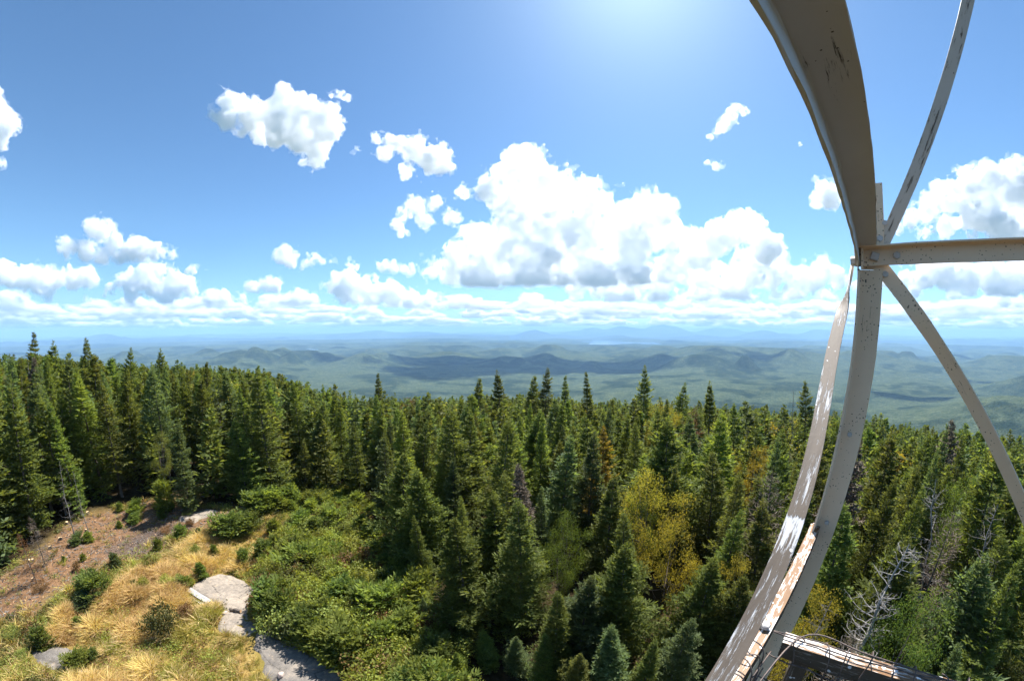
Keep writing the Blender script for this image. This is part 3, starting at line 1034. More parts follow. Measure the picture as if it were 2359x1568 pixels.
wn['kind'] = 'stuff'
# ------------------------------------------------------------------ foliage and bark
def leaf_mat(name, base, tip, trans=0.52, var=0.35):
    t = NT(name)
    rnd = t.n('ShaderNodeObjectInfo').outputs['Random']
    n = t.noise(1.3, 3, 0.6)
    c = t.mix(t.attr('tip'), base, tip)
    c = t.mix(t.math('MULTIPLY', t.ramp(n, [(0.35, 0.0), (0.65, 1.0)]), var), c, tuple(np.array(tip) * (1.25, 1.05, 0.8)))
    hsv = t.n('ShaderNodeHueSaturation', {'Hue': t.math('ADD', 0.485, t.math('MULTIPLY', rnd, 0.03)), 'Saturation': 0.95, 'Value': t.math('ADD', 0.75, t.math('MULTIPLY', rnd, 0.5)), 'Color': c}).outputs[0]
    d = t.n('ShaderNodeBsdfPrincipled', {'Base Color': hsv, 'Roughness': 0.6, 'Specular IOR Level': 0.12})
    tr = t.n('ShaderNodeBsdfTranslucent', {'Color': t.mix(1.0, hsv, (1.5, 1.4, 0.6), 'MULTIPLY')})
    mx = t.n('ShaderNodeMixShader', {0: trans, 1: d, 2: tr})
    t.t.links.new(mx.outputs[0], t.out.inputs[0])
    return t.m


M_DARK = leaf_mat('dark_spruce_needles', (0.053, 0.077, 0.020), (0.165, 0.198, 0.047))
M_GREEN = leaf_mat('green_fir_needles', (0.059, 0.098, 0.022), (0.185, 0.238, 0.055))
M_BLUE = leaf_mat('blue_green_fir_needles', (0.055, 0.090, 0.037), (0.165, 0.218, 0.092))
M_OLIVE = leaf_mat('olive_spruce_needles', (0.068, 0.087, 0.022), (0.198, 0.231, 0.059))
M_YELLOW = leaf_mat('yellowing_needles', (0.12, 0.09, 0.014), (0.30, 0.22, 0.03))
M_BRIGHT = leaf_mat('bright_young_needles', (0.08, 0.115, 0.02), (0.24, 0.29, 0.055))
M_DEADN = leaf_mat('dead_grey_brown_twigs', (0.10, 0.08, 0.06), (0.20, 0.165, 0.13), 0.05)
M_RUST = leaf_mat('rust_brown_needles', (0.11, 0.05, 0.022), (0.24, 0.12, 0.05), 0.2)
M_LEAF = leaf_mat('green_birch_leaves', (0.05, 0.085, 0.018), (0.115, 0.165, 0.036), 0.45)
M_YLEAF = leaf_mat('yellow_birch_leaves', (0.133, 0.127, 0.019), (0.332, 0.276, 0.039), 0.45)
M_SHRUB = leaf_mat('shrub_leaves', (0.115, 0.149, 0.032), (0.293, 0.339, 0.083), 0.4)
M_SHRUBD = leaf_mat('dark_shrub_leaves', (0.045, 0.055, 0.018), (0.125, 0.13, 0.04), 0.25)
M_SHRUBB = leaf_mat('bright_shrub_leaves', (0.135, 0.167, 0.028), (0.324, 0.356, 0.070), 0.45)
M_SHRUBR = leaf_mat('reddish_brown_shrub_leaves', (0.10, 0.06, 0.025), (0.21, 0.12, 0.05), 0.3)
M_FERN = leaf_mat('pale_green_fern_fronds', (0.12, 0.16, 0.03), (0.24, 0.28, 0.06), 0.45)


def wood_mat(name, a, b, sc=6):
    t = NT(name)
    n = t.noise(sc, 5, 0.65, stretch=(1, 1, 0.18))
    n2 = t.noise(sc * 6, 4, 0.7, stretch=(1, 1, 0.3))
    return t.surf(t.ramp(t.mix(0.4, n, n2), [(0.32, a), (0.62, b)]), 0.95, t.bump(n2, 0.8, 0.02), spec=0.1)


M_BARK = wood_mat('conifer_bark', (0.05, 0.038, 0.03), (0.17, 0.14, 0.115))
M_SNAG = wood_mat('weathered_dead_wood', (0.15, 0.138, 0.125), (0.40, 0.375, 0.34))
M_SNAGD = wood_mat('grey_dead_wood', (0.10, 0.09, 0.08), (0.27, 0.245, 0.22))


def diamonds(base, d, ln, wd, rng, roll=None, tip=None):
    """one narrow four-cornered blade per row"""
    n = len(base)
    a = rng.normal(size=(n, 3)) if roll is None else roll
    s = nrm(np.cross(d, a))
    up = np.cross(s, d)
    ln, wd = ln[:, None], wd[:, None]
    v = np.stack([base, base + d * ln * 0.45 + s * wd * 0.5 + up * wd * 0.12, base + d * ln, base + d * ln * 0.5 - s * wd * 0.5 + up * wd * 0.12], 1).reshape(-1, 3)
    f = np.arange(4 * n).reshape(n, 4)
    t = None if tip is None else np.repeat(tip, 4)
    return v, f, t


def foliage_mesh(name, v, f, tip, mat):
    me = mesh_from(name, v, f, mat)
    at = me.attributes.new('tip', 'FLOAT', 'POINT')
    at.data.foreach_set('value', tip.astype(np.float32))
    return me


def conifer(name, H, Rm, seed, nb=200, nt=9, ns=5, lf=0.12, lw=0.036, bare=0.06, pw=0.85, gap=0.0, mat=M_DARK, drop=14, upt=48, trunk_r=None, dead=14, side=1.0):
    """a trunk mesh and a crown mesh of many small needle sprays on drooping whorls"""
    rng = np.random.default_rng(seed)
    nw = max(int(H * (1 - bare) / 0.34), 6)
    u = np.sort((np.repeat(np.arange(nw), int(math.ceil(nb / nw)))[:nb] + rng.normal(0, .16, nb)) / nw)
    u = np.clip(u, 0, 0.985)
    u = u ** 1.05
    if gap:
        u = u[rng.random(len(u)) > gap * (1 - u)]
    u = np.concatenate([u, rng.uniform(.86, .985, max(nb // 12, 8))])
    nb = len(u)
    z0 = H * (bare + (1 - bare) * u)
    phi = rng.uniform(0, 2 * math.pi, len(u))
    lump = 1 + 0.30 * np.sin(phi * 2 + seed) * side + 0.15 * np.sin(5 * u * 3 + 2 * phi)
    L = Rm * ((1 - u) ** pw) * rng.uniform(0.5, 1.2, len(u)) * lump * (0.72 + 0.28 * sstep(0, 0.22, u)) + 0.07
    e = np.radians(-drop + (upt + drop) * u ** 1.6 + rng.normal(0, 7, nb))
    bend = np.array([math.cos(seed), math.sin(seed)]) * 0.05 * H
    tx = lambda z: np.stack([bend[0] * (z / H) ** 2 + 0 * z, bend[1] * (z / H) ** 2 + 0 * z, z], -1)
    B = tx(z0)
    hd = np.stack([np.cos(phi), np.sin(phi), 0 * phi], 1)
    def axis(s):
        s = s[:, None]
        return B[bi] + hd[bi] * (L * np.cos(e))[bi][:, None] * s + np.array([0, 0, 1.0]) * ((L * np.sin(e))[bi][:, None] * s + 0.16 * L[bi][:, None] * s ** 2.2)
    # twigs along each branch, closer where the branch is long
    cnt = np.maximum((nt * np.sqrt(L / (Rm * .6))).astype(int), 3)
    bi = np.repeat(np.arange(nb), cnt)
    k = np.concatenate([np.arange(c) / c for c in cnt])
    s = 0.16 + 0.84 * np.clip(k + rng.uniform(0, .12, len(bi)), 0, 1)
    p = axis(s)
    T = nrm(axis(np.minimum(s + .05, 1.05)) - axis(s - .05))
    sd = nrm(np.cross(T, np.array([0, 0, 1.0]))) * np.where(np.arange(len(bi)) % 2, 1, -1)[:, None]
    beta = np.radians(rng.normal(50, 10, len(bi)) * np.where(k > 0.86, 0.25, 1))
    td = nrm(T * np.cos(beta)[:, None] + sd * np.sin(beta)[:, None] + np.array([0, 0, 1.0]) * rng.normal(0.06, .18, len(bi))[:, None])
    tl = np.minimum(0.46 * L[bi] * (1.12 - s) + 0.09, 0.52)
    # sprays along each twig
    ti = np.repeat(np.arange(len(bi)), ns)
    w = (np.tile(np.arange(ns), len(bi)) + rng.random(len(ti))) / ns
    q = p[ti] + td[ti] * (tl[ti] * w)[:, None]
    up = np.array([0, 0, 1.0])
    s2 = nrm(np.cross(td[ti], up)) * np.where(np.arange(len(ti)) % 2, 1, -1)[:, None]
    fd = nrm(td[ti] * 0.9 + s2 * rng.uniform(.2, .9, len(ti))[:, None] + up * rng.normal(.12, .3, len(ti))[:, None])
    top = (0.45 + 0.55 * sstep(1.0, .72, u))[bi][ti]
    ln = lf * rng.uniform(.7, 1.3, len(ti)) * (0.75 + 0.5 * (L[bi][ti] / Rm)) * top
    wd = lw * rng.uniform(.7, 1.3, len(ti)) * top
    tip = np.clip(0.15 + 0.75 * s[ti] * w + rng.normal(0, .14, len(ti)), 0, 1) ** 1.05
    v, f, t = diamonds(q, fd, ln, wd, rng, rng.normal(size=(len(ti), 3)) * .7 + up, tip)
    # leader
    nl = max(nb // 8, 6)
    zl = H * rng.uniform(0.93, 1.0, nl)
    pl = tx(zl)
    dl = nrm(np.stack([rng.normal(0, .5, nl), rng.normal(0, .5, nl), np.full(nl, 1.0)], 1))
    v2, f2, t2 = diamonds(pl, dl, np.full(nl, lf * .5), np.full(nl, lw * .45), rng, None, np.full(nl, .6))
    crown = foliage_mesh('crown', np.concatenate([v, v2]), np.concatenate([f, f2 + len(v)]), np.concatenate([t, t2]), mat)
    r0 = trunk_r or (0.008 * H + 0.018)
    zz = np.linspace(-0.35, H * 1.0, 9)
    polys = [(tx(np.maximum(zz, 0)) + np.stack([0 * zz, 0 * zz, np.minimum(zz, 0)], 1), r0 * (1.25 - 1.2 * np.clip(zz, 0, H) / H) ** 1.0 * np.where(zz < 0, 1.2, 1))]
    for i in range(dead):
        z = H * rng.uniform(.08, max(.5, bare + .15))
        a = rng.uniform(0, 2 * math.pi)
        l = Rm * rng.uniform(.3, .75)
        d = np.array([math.cos(a), math.sin(a), rng.uniform(-.4, .1)])
        b = tx(np.array([z]))[0]
        polys.append((np.array([b, b + d * l * .5, b + d * l + [0, 0, -.05]]), [.014, .009, .003]))
    tv, tf = tubes(polys, 5)
    trunk = mesh_from('trunk', tv, tf, M_BARK, True)
    return dict(name=name, H=H, crown=crown, trunk=trunk)


def leafy(name, H, Rm, seed, ncl=46, nlf=60, leaf=0.075, mat=M_LEAF, base=0.3, shell=0.55, flat=1.0, stems=1, clr=0.34):
    rng = np.random.default_rng(seed)
    c = nrm(rng.normal(size=(ncl, 3))) * (rng.uniform(shell, 1, ncl) ** 0.6)[:, None]
    hh = H * (1 - base) / 2
    lum = 1 + 0.2 * np.sin(3 * np.arctan2(c[:, 1], c[:, 0]) + seed)
    C = c * np.array([Rm, Rm, hh * flat]) * lum[:, None] + np.array([0, 0, H - hh])
    C[:, 2] = np.maximum(C[:, 2], 0.08 * H)
    ci = np.repeat(np.arange(ncl), nlf)
    rad = Rm * clr
    off = nrm(rng.normal(size=(len(ci), 3))) * (rng.random(len(ci)) ** 0.5 * rad)[:, None]
    off[:, 2] *= 0.75
    p = C[ci] + off
    d = nrm(off * 0.6 / rad + rng.normal(size=off.shape) * .7 + [0, 0, .12])
    out = nrm(p - [0, 0, H * .4])
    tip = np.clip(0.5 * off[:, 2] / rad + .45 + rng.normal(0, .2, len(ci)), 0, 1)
    v, f, t = diamonds(p, d, leaf * rng.uniform(.7, 1.3, len(ci)), leaf * .72 * rng.uniform(.7, 1.2, len(ci)), rng, out + rng.normal(size=out.shape) * .8, tip)
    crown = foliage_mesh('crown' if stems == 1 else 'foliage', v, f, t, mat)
    polys = []
    fork = np.array([0, 0, H * base * .9])
    if stems == 1:
        polys.append((np.array([[0, 0, -.3], [0, 0, .2 * H], fork, [0.02 * H, 0, H * .75]]), np.array([1.2, 1, .85, .25]) * (.011 * H + .015)))
    for i in range(0, ncl, 2):
        b = fork + [0, 0, rng.uniform(0, .35) * H * (1 - base)] if stems == 1 else np.array([rng.normal(0, .08) * Rm, rng.normal(0, .08) * Rm, -.06])
        m = (b + C[i]) / 2 + [0, 0, -.06 * H]
        polys.append((np.array([b, m, C[i]]), np.array([.35, .24, .09]) * (.011 * H + .012)))
    tv, tf = tubes(polys, 4)
    return dict(name=name, H=H, crown=crown, trunk=mesh_from('trunk' if stems == 1 else 'stem', tv, tf, M_BARK, True))


def snag(name, H, seed, nl=34, spread=1.5, lean=0.2, mat=M_SNAG, fork=3, r0=0.11, low=0.22, upw=0.05, bend=.2, ld=None):
    """a dead tree: trunk and bare crooked limbs with side twigs"""
    rng = np.random.default_rng(seed)
    zz = np.linspace(0, 1, 8)
    ld = rng.uniform(0, 2 * math.pi) if ld is None else ld
    ctr = np.stack([lean * H * zz * math.cos(ld) + rng.normal(0, .012 * H, 8) * zz, lean * H * zz * math.sin(ld) + rng.normal(0, .012 * H, 8) * zz, H * zz], 1)
    ctr[0] -= [0, 0, .35]
    tr = tubes([(ctr, r0 * (1.05 - .9 * zz))], 7)
    polys = []
    def limb(b, d, l, r, lv):
        n = 5
        P = [b]
        for i in range(n - 1):
            d = nrm(d + rng.normal(0, bend, 3) + [0, 0, .05])
            P.append(P[-1] + d * l / (n - 1))
        polys.append((np.array(P), np.linspace(r, r * .25, n)))
        if lv:
            for _ in range(fork):
                i = rng.integers(1, n)
                limb(P[i], nrm(d + rng.normal(0, .75, 3)), l * rng.uniform(.25, .5), r * .5, lv - 1)
    for i in range(nl):
        t = rng.uniform(low, .98)
        b = np.array([np.interp(t, zz, ctr[:, k]) for k in range(3)])
        a = rng.uniform(0, 2 * math.pi)
        limb(b, np.array([math.cos(a), math.sin(a), rng.normal(upw, .3)]), spread * (1.05 - t * .75) * rng.uniform(.4, 1.1), (.02 + .02 * (1 - t)) * r0 / .14, 2 if i % 2 else 1)
    lv, lf = tubes(polys, 4)
    return dict(name=name, H=H, crown=mesh_from('crown', lv, lf, mat, True), trunk=mesh_from('trunk', *tr, mat, True))


NEAR = [conifer('spruce_tree', 8.0, 1.75, 11, 300, 11, 5, .17, .062, pw=.98), conifer('fir_tree', 7.0, 1.75, 12, 290, 11, 5, .2, .072, pw=1.0, drop=4, upt=40),
        conifer('spruce_tree', 9.0, 1.55, 13, 310, 10, 5, .17, .062, bare=.09, pw=1.02), conifer('fir_tree', 7.5, 2.0, 14, 300, 11, 5, .2, .07, pw=.95, drop=10), conifer('spruce_tree', 8.5, 1.4, 15, 290, 10, 5, .18, .066, gap=.12), conifer('spruce_tree', 8.5, 1.8, 16, 270, 10, 5, .18, .064, gap=.3, bare=.12, dead=26, side=1.6)]
MID = [conifer('spruce_tree', 8.5, 1.55, 21, 230, 9, 4, .24, .085, bare=.12, dead=18, pw=1.05), conifer('fir_tree', 8.0, 1.7, 22, 230, 9, 4, .24, .085, pw=1.0, drop=5, upt=40, bare=.07),
       conifer('spruce_tree', 9.5, 1.5, 23, 240, 9, 4, .24, .085, bare=.16, gap=.2, dead=22, pw=.95), conifer('spruce_tree', 9.0, 1.35, 24, 230, 9, 4, .23, .08, bare=.1, dead=16, pw=1.1),
       conifer('fir_tree', 7.5, 1.5, 25, 220, 9, 4, .24, .085, pw=.9, bare=.06), conifer('spruce_tree', 10.0, 1.8, 26, 260, 9, 4, .24, .085, bare=.16, gap=.1, dead=24, pw=1.0),
       conifer('spruce_tree', 9.0, 1.1, 27, 220, 8, 4, .22, .08, bare=.08, gap=.1, dead=18, pw=.9)]
FARP = [conifer('far_fir', 8.0, 1.6, 31, 80, 4, 2, .55, .28, dead=0), conifer('far_fir', 9.0, 1.4, 32, 80, 4, 2, .52, .26, dead=0, gap=.15), conifer('far_fir', 7.5, 1.75, 33, 80, 4, 2, .55, .28, dead=0, pw=.9)]
# ------------------------------------------------------------------ planting
PLACED = []          # x, y, crown radius


def plant(p, x, y, h, mat=None, rz=None, label=None, cat=None, group=None, name=None, wide=1.0, tilt=0.0, sink=0.0):
    """a copy of a plant with copies of its two parts"""
    rz = RNG.uniform(0, 6.28) if rz is None else rz
    e = empty(name or p['name'], (x, y, float(terrain(x, y)) - sink))
    s = h / p['H']
    e.scale = (s * wide, s * wide, s)
    e.rotation_euler = (tilt * math.cos(rz), tilt * math.sin(rz), rz)
    tag(e, label, cat, group)
    for k in ('trunk', 'crown'):
        if 'src_' + k not in p:
            p['src_' + k] = bpy.data.objects.new(p[k].name.split('.')[0], p[k])
            c = p['src_' + k]
        else:
            c = p['src_' + k].copy()
        COL.objects.link(c)
        c.parent = e
        if k == 'crown' and mat is not None:
            c.material_slots[0].link = 'OBJECT'
            c.material_slots[0].material = mat
    return e


def at_tip(px, py, r):
    """ground point and height of a tree at distance r whose tip is seen at a photo point"""
    v = ray(px, py)
    hd = math.hypot(v[0], v[1])
    x, y = v[0] / hd * r, v[1] / hd * r
    return float(x), float(y), float(12 + r * v[2] / hd - terrain(x, y))


# every tree of its own that the picture lets you tell apart: tip column, tip row, height, kind, needles, label
BIRCH = [leafy('birch_tree', 5.0, 1.7, 3, 46, 190, .06, M_LEAF, clr=.3), leafy('birch_tree', 4.5, 1.7, 4, 44, 190, .06, M_LEAF, .2, clr=.3), leafy('birch_tree', 5.5, 1.3, 5, 42, 190, .06, M_LEAF, .3, clr=.3)]
MARKS = []


def SHORT(lab):
    """the first words of a label, cut before what says where the thing stands"""
    w = lab.replace(',', ' ,').split()
    n = next((i for i, a in enumerate(w) if i > 1 and a in STOP), len(w))
    return ' '.join(w[:min(n, 6)])


STOP = {',', 'in', 'on', 'of', 'with', 'beside', 'standing', 'behind', 'right', 'left', 'below', 'close', 'above', 'at', 'by', 'second', 'rising', 'between', 'beyond', 'under', 'before', 'high', 'glowing', 'just', 'poking', 'among', 'near', 'top', 'hidden', 'leaning', 'nearest', 'where', 'lowest', 'looking', 'leaved'}
SINGLE = [
 (1205, 1138, 12.2, NEAR[0], M_DARK, 'tall dark spruce with a slender spire, nearest in the lower middle'),
 (1062, 1196, 12, NEAR[3], M_GREEN, 'broad bushy fir with several tips beside the shrubs, lower middle'),
 (960, 1075, 16.5, NEAR[1], M_GREEN, 'fresh green fir standing where the shrubs meet the forest'),
 (1040, 1058, 18, NEAR[4], M_BLUE, 'blue green fir with stepped branches behind the bushy fir'),
 (1455, 1178, 12.5, NEAR[2], M_DARK, 'dark narrow spruce in front of the yellow birches'),
 (1442, 1262, 10.5, NEAR[1], M_GREEN, 'light green fir below the dark narrow spruce, near the bottom'),
 (1300, 1000, 19, MID[1], M_BLUE, 'tall blue green spruce left of the yellowing fir'),
 (1392, 985, 20, MID[2], M_YELLOW, 'sparse yellowing spruce with bare grey stem'),
 (1412, 1098, 15, NEAR[4], M_DARK, 'dark spruce spire right in front of the yellowing spruce'),
 (1255, 848, 46, MID[5], M_DARK, 'tall broad spruce rising above the treeline in the middle'),
 (1155, 852, 46, MID[0], M_DARK, 'slim tall spruce above the treeline left of the middle one'),
 (1222, 866, 48, MID[4], M_DARK, 'spruce close to the left of the broad skyline spruce'),
 (1485, 842, 46, MID[2], M_OLIVE, 'tallest ragged spruce on the treeline right of the middle'),
 (1302, 864, 50, MID[3], M_DARK, 'narrow spruce right behind the broad skyline spruce'),
 (1357, 858, 52, MID[3], M_DARK, 'lone narrow spire on the treeline below the long lake'),
 (1567, 880, 48, MID[2], M_DARK, 'sparse spruce on the treeline below the conical hill'),
 (1642, 876, 46, MID[0], M_DARK, 'pointed spruce on the treeline right below the conical hill'),
 (1868, 878, 46, MID[5], M_DARK, 'tall double spruce on the treeline left of the tower brace'),
 (870, 858, 50, MID[3], M_DARK, 'slender spruce spire on the left part of the treeline'),
 (1098, 872, 52, MID[4], M_DARK, 'bushy spruce on the treeline left of the slim tall one'),
 (405, 972, 27, NEAR[4], M_BLUE, 'blue green fir in front of the forest edge by the clearing'),
 (545, 962, 28, NEAR[1], M_GREEN, 'broad green fir at the back edge of the clearing'),
 (692, 1012, 29, MID[0], M_OLIVE, 'olive spruce behind the low shrubs at the back of the clearing'),
 (590, 1088, 28.5, NEAR[3], M_BRIGHT, 'small bright green fir at the back of the clearing'),
 (435, 1092, 28, NEAR[3], M_BRIGHT, 'young light green fir at the forest foot by the bare soil'),
 (242, 868, 32, MID[5], M_OLIVE, 'tall full spruce at the left forest edge above the bare soil'),
 (292, 800, 42, MID[2], M_DARK, 'sparse tall spruce on the left skyline'),
 (375, 802, 48, MID[0], M_DARK, 'tall spruce second from the sparse one on the left skyline'),
 (206, 778, 44, MID[5], M_DARK, 'dark heavy spruce high on the left skyline'),
 (75, 764, 46, MID[3], M_DARK, 'highest spruce spire at the far left of the skyline'),
 (118, 784, 48, MID[0], M_DARK, 'pointed spruce right of the highest spire at the far left'),
 (1960, 1150, 15, NEAR[4], M_GREEN, 'green fir just right of the tower leg'),
 (2055, 985, 23, MID[0], M_OLIVE, 'leafy looking olive spruce right of the tower leg'),
 (2300, 1010, 22, MID[1], M_DARK, 'dark fir between the lower brace and the right edge'),
 (1960, 1010, 21, MID[2], M_DEADN, 'half dead grey brown spruce right behind the tower leg'),
 (1660, 1040, 19, MID[5], M_OLIVE, 'olive spruce with broad crown left of the flat brace'),
 (1590, 960, 24, MID[1], M_BLUE, 'blue green fir beyond the yellow birches'),
 (1690, 1170, 13.5, NEAR[2], M_GREEN, 'green spruce under the flat brace'),
 (1780, 1160, 13.5, NEAR[4], M_OLIVE, 'thin olive spruce left of the painted patch on the flat brace'),
 (1350, 1330, 10, NEAR[1], M_BLUE, 'grey green young fir near the bottom middle'),
 (1290, 1350, 9.5, NEAR[0], M_GREEN, 'young green fir at the foot of the tall dark spruce'),
 (1580, 1420, 9, NEAR[0], M_BLUE, 'grey green young fir at the bottom left of the tower leg'),
 (1120, 1448, 10, NEAR[1], M_GREEN, 'young fir at the lower end of the shrubs, bottom edge'),
 (1195, 1462, 9.6, NEAR[3], M_BLUE, 'blue green young fir at the bottom edge below the tall dark spruce'),
 (1055, 1502, 9.4, NEAR[3], M_BRIGHT, 'bright young fir lowest among the shrubs, bottom edge'),
 (1262, 1452, 9.0, NEAR[0], M_GREEN, 'green young fir at the bottom edge, right of the blue green one'),
 (1425, 1440, 8.6, NEAR[1], M_BLUE, 'pale young fir right at the bottom edge, middle'),
 (1505, 1482, 8.2, NEAR[4], M_GREEN, 'young spruce at the bottom edge left of the flat brace'),
 (1345, 1500, 8.2, NEAR[3], M_OLIVE, 'olive young fir cut by the bottom edge'),
 (975, 1380, 12, NEAR[3], M_BLUE, 'small blue green fir among the shrubs before the forest'),
]
for x, y, r_, p, mt, lab in SINGLE:
    gx, gy, h = at_tip(x, y, r_)
    MARKS.append(('the ' + ' '.join(lab.split()[:9]).rstrip(',') if False else 'the ' + SHORT(lab), x, y))
    tl = 'fir' if p['name'] == 'fir_tree' else 'spruce'
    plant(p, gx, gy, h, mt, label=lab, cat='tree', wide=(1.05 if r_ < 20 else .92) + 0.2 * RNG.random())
    PLACED.append((gx, gy, 1.0 if h < 5 else 1.35))
LEAFY = [
 (1500, 1095, 16, BIRCH[0], M_YLEAF, 'yellow leaved birch glowing in the middle of the forest'),
 (1560, 1172, 13.5, BIRCH[1], M_YLEAF, 'golden yellow birch before the larger yellow one'),
 (1470, 1140, 15, BIRCH[2], M_LEAF, 'small green birch just left of the glowing yellow one'),
 (1310, 1190, 14, BIRCH[0], M_LEAF, 'round green birch right of the tall dark spruce'),
 (1290, 1240, 13, BIRCH[1], M_LEAF, 'low green birch in front of the round one'),
 (1715, 1255, 12.5, BIRCH[2], M_YLEAF, 'yellow green birch right beneath the flat brace'),
 (2250, 1100, 22, BIRCH[0], M_LEAF, 'light green birch left of the lower brace'),
 (1880, 1350, 11, BIRCH[1], M_YLEAF, 'orange yellow birch hidden behind the tower leg'),
 (940, 905, 48, BIRCH[2], M_SHRUBR, 'rusty birch poking from the treeline left of the middle'),
 (1535, 935, 34, BIRCH[0], M_YLEAF, 'pale yellow birch in the far rows below the treeline'),
 (500, 870, 38, BIRCH[1], M_LEAF, 'bright birch among the spruces of the left forest'),
 (360, 985, 29, BIRCH[2], M_OLIVE, 'olive birch at the left forest edge'),
 (1745, 1012, 26, BIRCH[2], M_YLEAF, 'yellowish birch left of the flat brace'),
 (2130, 1385, 11.5, BIRCH[0], M_LEAF, 'green birch behind the white dead tree'),
]
for x, y, h, p, mt, lab in LEAFY:
    gx, gy, h = at_tip(x, y, h)
    MARKS.append(('the ' + ' '.join(lab.split()[:9]).rstrip(',') if False else 'the ' + SHORT(lab), x, y))
    plant(p, gx, gy, h, mt, label=lab, cat='tree', wide=.48 + .2 * RNG.random())
    PLACED.append((gx, gy, 1.0))
SNAGS = [snag('dead_tree', 6.0, 5, 78, 1.5, .17, r0=.095, fork=4, ld=0.0), snag('dead_tree', 5.0, 6, 44, 1.0, .06, M_SNAGD, 3, .05), snag('dead_tree', 6.0, 9, 48, .75, .03, M_SNAGD, 2, .05),
         snag('dead_tree', 5.0, 12, 40, 1.1, .12, M_SNAG, 4, .045, .4, .3, .3)]
BARE = conifer('dead_fir', 5.0, 1.2, 41, 90, 8, 3, .26, .022, mat=M_DEADN, dead=20, upt=30)
DEAD = [
 (2095, 1252, 12.5, SNAGS[0], None, 0, 'bleached white dead tree leaning right with bare crooked limbs'),
 (2212, 1115, 17, SNAGS[3], None, .4, 'white twisted dead birch top right of the leaning dead tree'),
 (2285, 1150, 16, SNAGS[1], None, 1.0, 'grey dead stub near the lower brace'),
 (1898, 1385, 10, SNAGS[1], None, 3.0, 'thin dark dead tree right beside the tower leg'),
 (1985, 1450, 10.5, BARE, M_DEADN, 0, 'grey leafless fir bush before the leaning dead tree'),
 (1790, 1078, 16, BARE, M_DEADN, 0, 'grey brown dead fir left of the flat brace'),
 (2190, 1165, 16.5, BARE, M_DEADN, 1, 'grey leafless fir left of the twisted dead birch'),
 (1560, 1040, 20, SNAGS[2], None, 1, 'grey dead spire in the middle of the forest'),
 (62, 830, 44, SNAGS[2], None, 1, 'bleached dead spire among the spruces at far left'),
 (80, 905, 36, BARE, M_RUST, 1, 'rust brown dead fir at far left'),
 (130, 1060, 26.5, SNAGS[2], None, 2, 'thin bare dead stem at the edge of the bare soil'),
 (170, 1085, 27, SNAGS[2], None, 4, 'second thin dead stem beside the bare soil'),
 (1835, 898, 42, SNAGS[2], None, 3, 'bare grey spire on the treeline left of the tower brace'),
 (1590, 935, 30, BARE, M_RUST, 3, 'rust tinted dead fir right of the middle treeline'),
 (70, 1190, 25, BARE, M_DEADN, 0, 'brown leafless fir at the lower left forest edge'),
 (45, 1225, 23.5, BARE, M_RUST, 2, 'rusty withered fir lowest on the left forest edge'),
]
for x, y, h, p, mt, rz, lab in DEAD:
    gx, gy, h = at_tip(x, y, h)
    MARKS.append(('the ' + ' '.join(lab.split()[:9]).rstrip(',') if False else 'the ' + SHORT(lab), x, y))
    if p is SNAGS[0]:
        gx -= .17 * h
    plant(p, gx, gy, h, mt, rz, lab, 'dead tree', wide=.85)
    PLACED.append((gx, gy, .7))

# the rest of the forest: candidates on a loose grid, the ones that show largest become trees of their own
cand = []
step = 2.0
rg = np.random.default_rng(77)
gx, gy = np.meshgrid(np.arange(-150, 150, step), np.arange(-25, 150, step))
gx = (gx + rg.uniform(-.8, .8, gx.shape)).ravel()
gy = (gy + rg.uniform(-.8, .8, gy.shape)).ravel()
rr = np.hypot(gx, gy)
az = np.degrees(np.arctan2(gx, gy))
inc = soft_in(gx, gy, CLEARING, 0.9)
keep = (np.abs(az) < 84) & (rr < 150) & (inc < 0.15) & ~((rr < 7.6)) & ~((az < -12) & (rr < 14))
keep &= rg.random(len(gx)) < np.where(rr < 60, .86, .75)
gx, gy, rr, az = gx[keep], gy[keep], rr[keep], az[keep]
PL = np.array(PLACED)
ok = np.min(np.hypot(gx[:, None] - PL[:, 0], gy[:, None] - PL[:, 1]) - PL[:, 2] * 1.15, axis=1) > 0
gx, gy, rr, az = gx[ok], gy[ok], rr[ok], az[ok]
gz = terrain(gx, gy)
hh = np.clip(rg.normal(7.2, 1.2, len(gx)), 4.0, 10.5)
lev_ = sstep(-22, -52, az)
hh = hh + lev_ * np.clip((rr - 24) * .2, 0, 2.8) + (rg.random(len(gx)) < .06) * rg.uniform(.8, 2.0, len(gx))
hh = np.where(rr < 10, hh * .5, np.where(rr < 13, hh * .62, np.where(rr < 18, hh * .8, hh)))
# younger trees along the clearing's edge
edge = soft_in(gx, gy, CLEARING, 3.0)
hh = np.where((edge > .12) & (rg.random(len(gx)) < .35), hh * rg.uniform(.35, .7, len(gx)), hh)
show_ = hh / rr
order = np.argsort(-show_)
NI = 300 - len(SINGLE)
SKYX = [0, 300, 450, 600, 760, 1000, 1180, 1400, 1700, 2000, 2359]
SKYY = [822, 848, 856, 860, 890, 912, 912, 915, 930, 952, 972]
ITEMS = []
SECT = [(-90, -58, 'far left'), (-58, -38, 'left'), (-38, -18, 'left of the middle'), (-18, 4, 'in the middle'), (4, 26, 'right of the middle'), (26, 50, 'left of the tower leg'), (50, 90, 'right of the tower leg')]
CN = {M_DARK.name: 'dark green', M_GREEN.name: 'fresh green', M_BLUE.name: 'blue green', M_OLIVE.name: 'olive green', M_BRIGHT.name: 'bright green', M_DEADN.name: 'half dead'}
rest = []
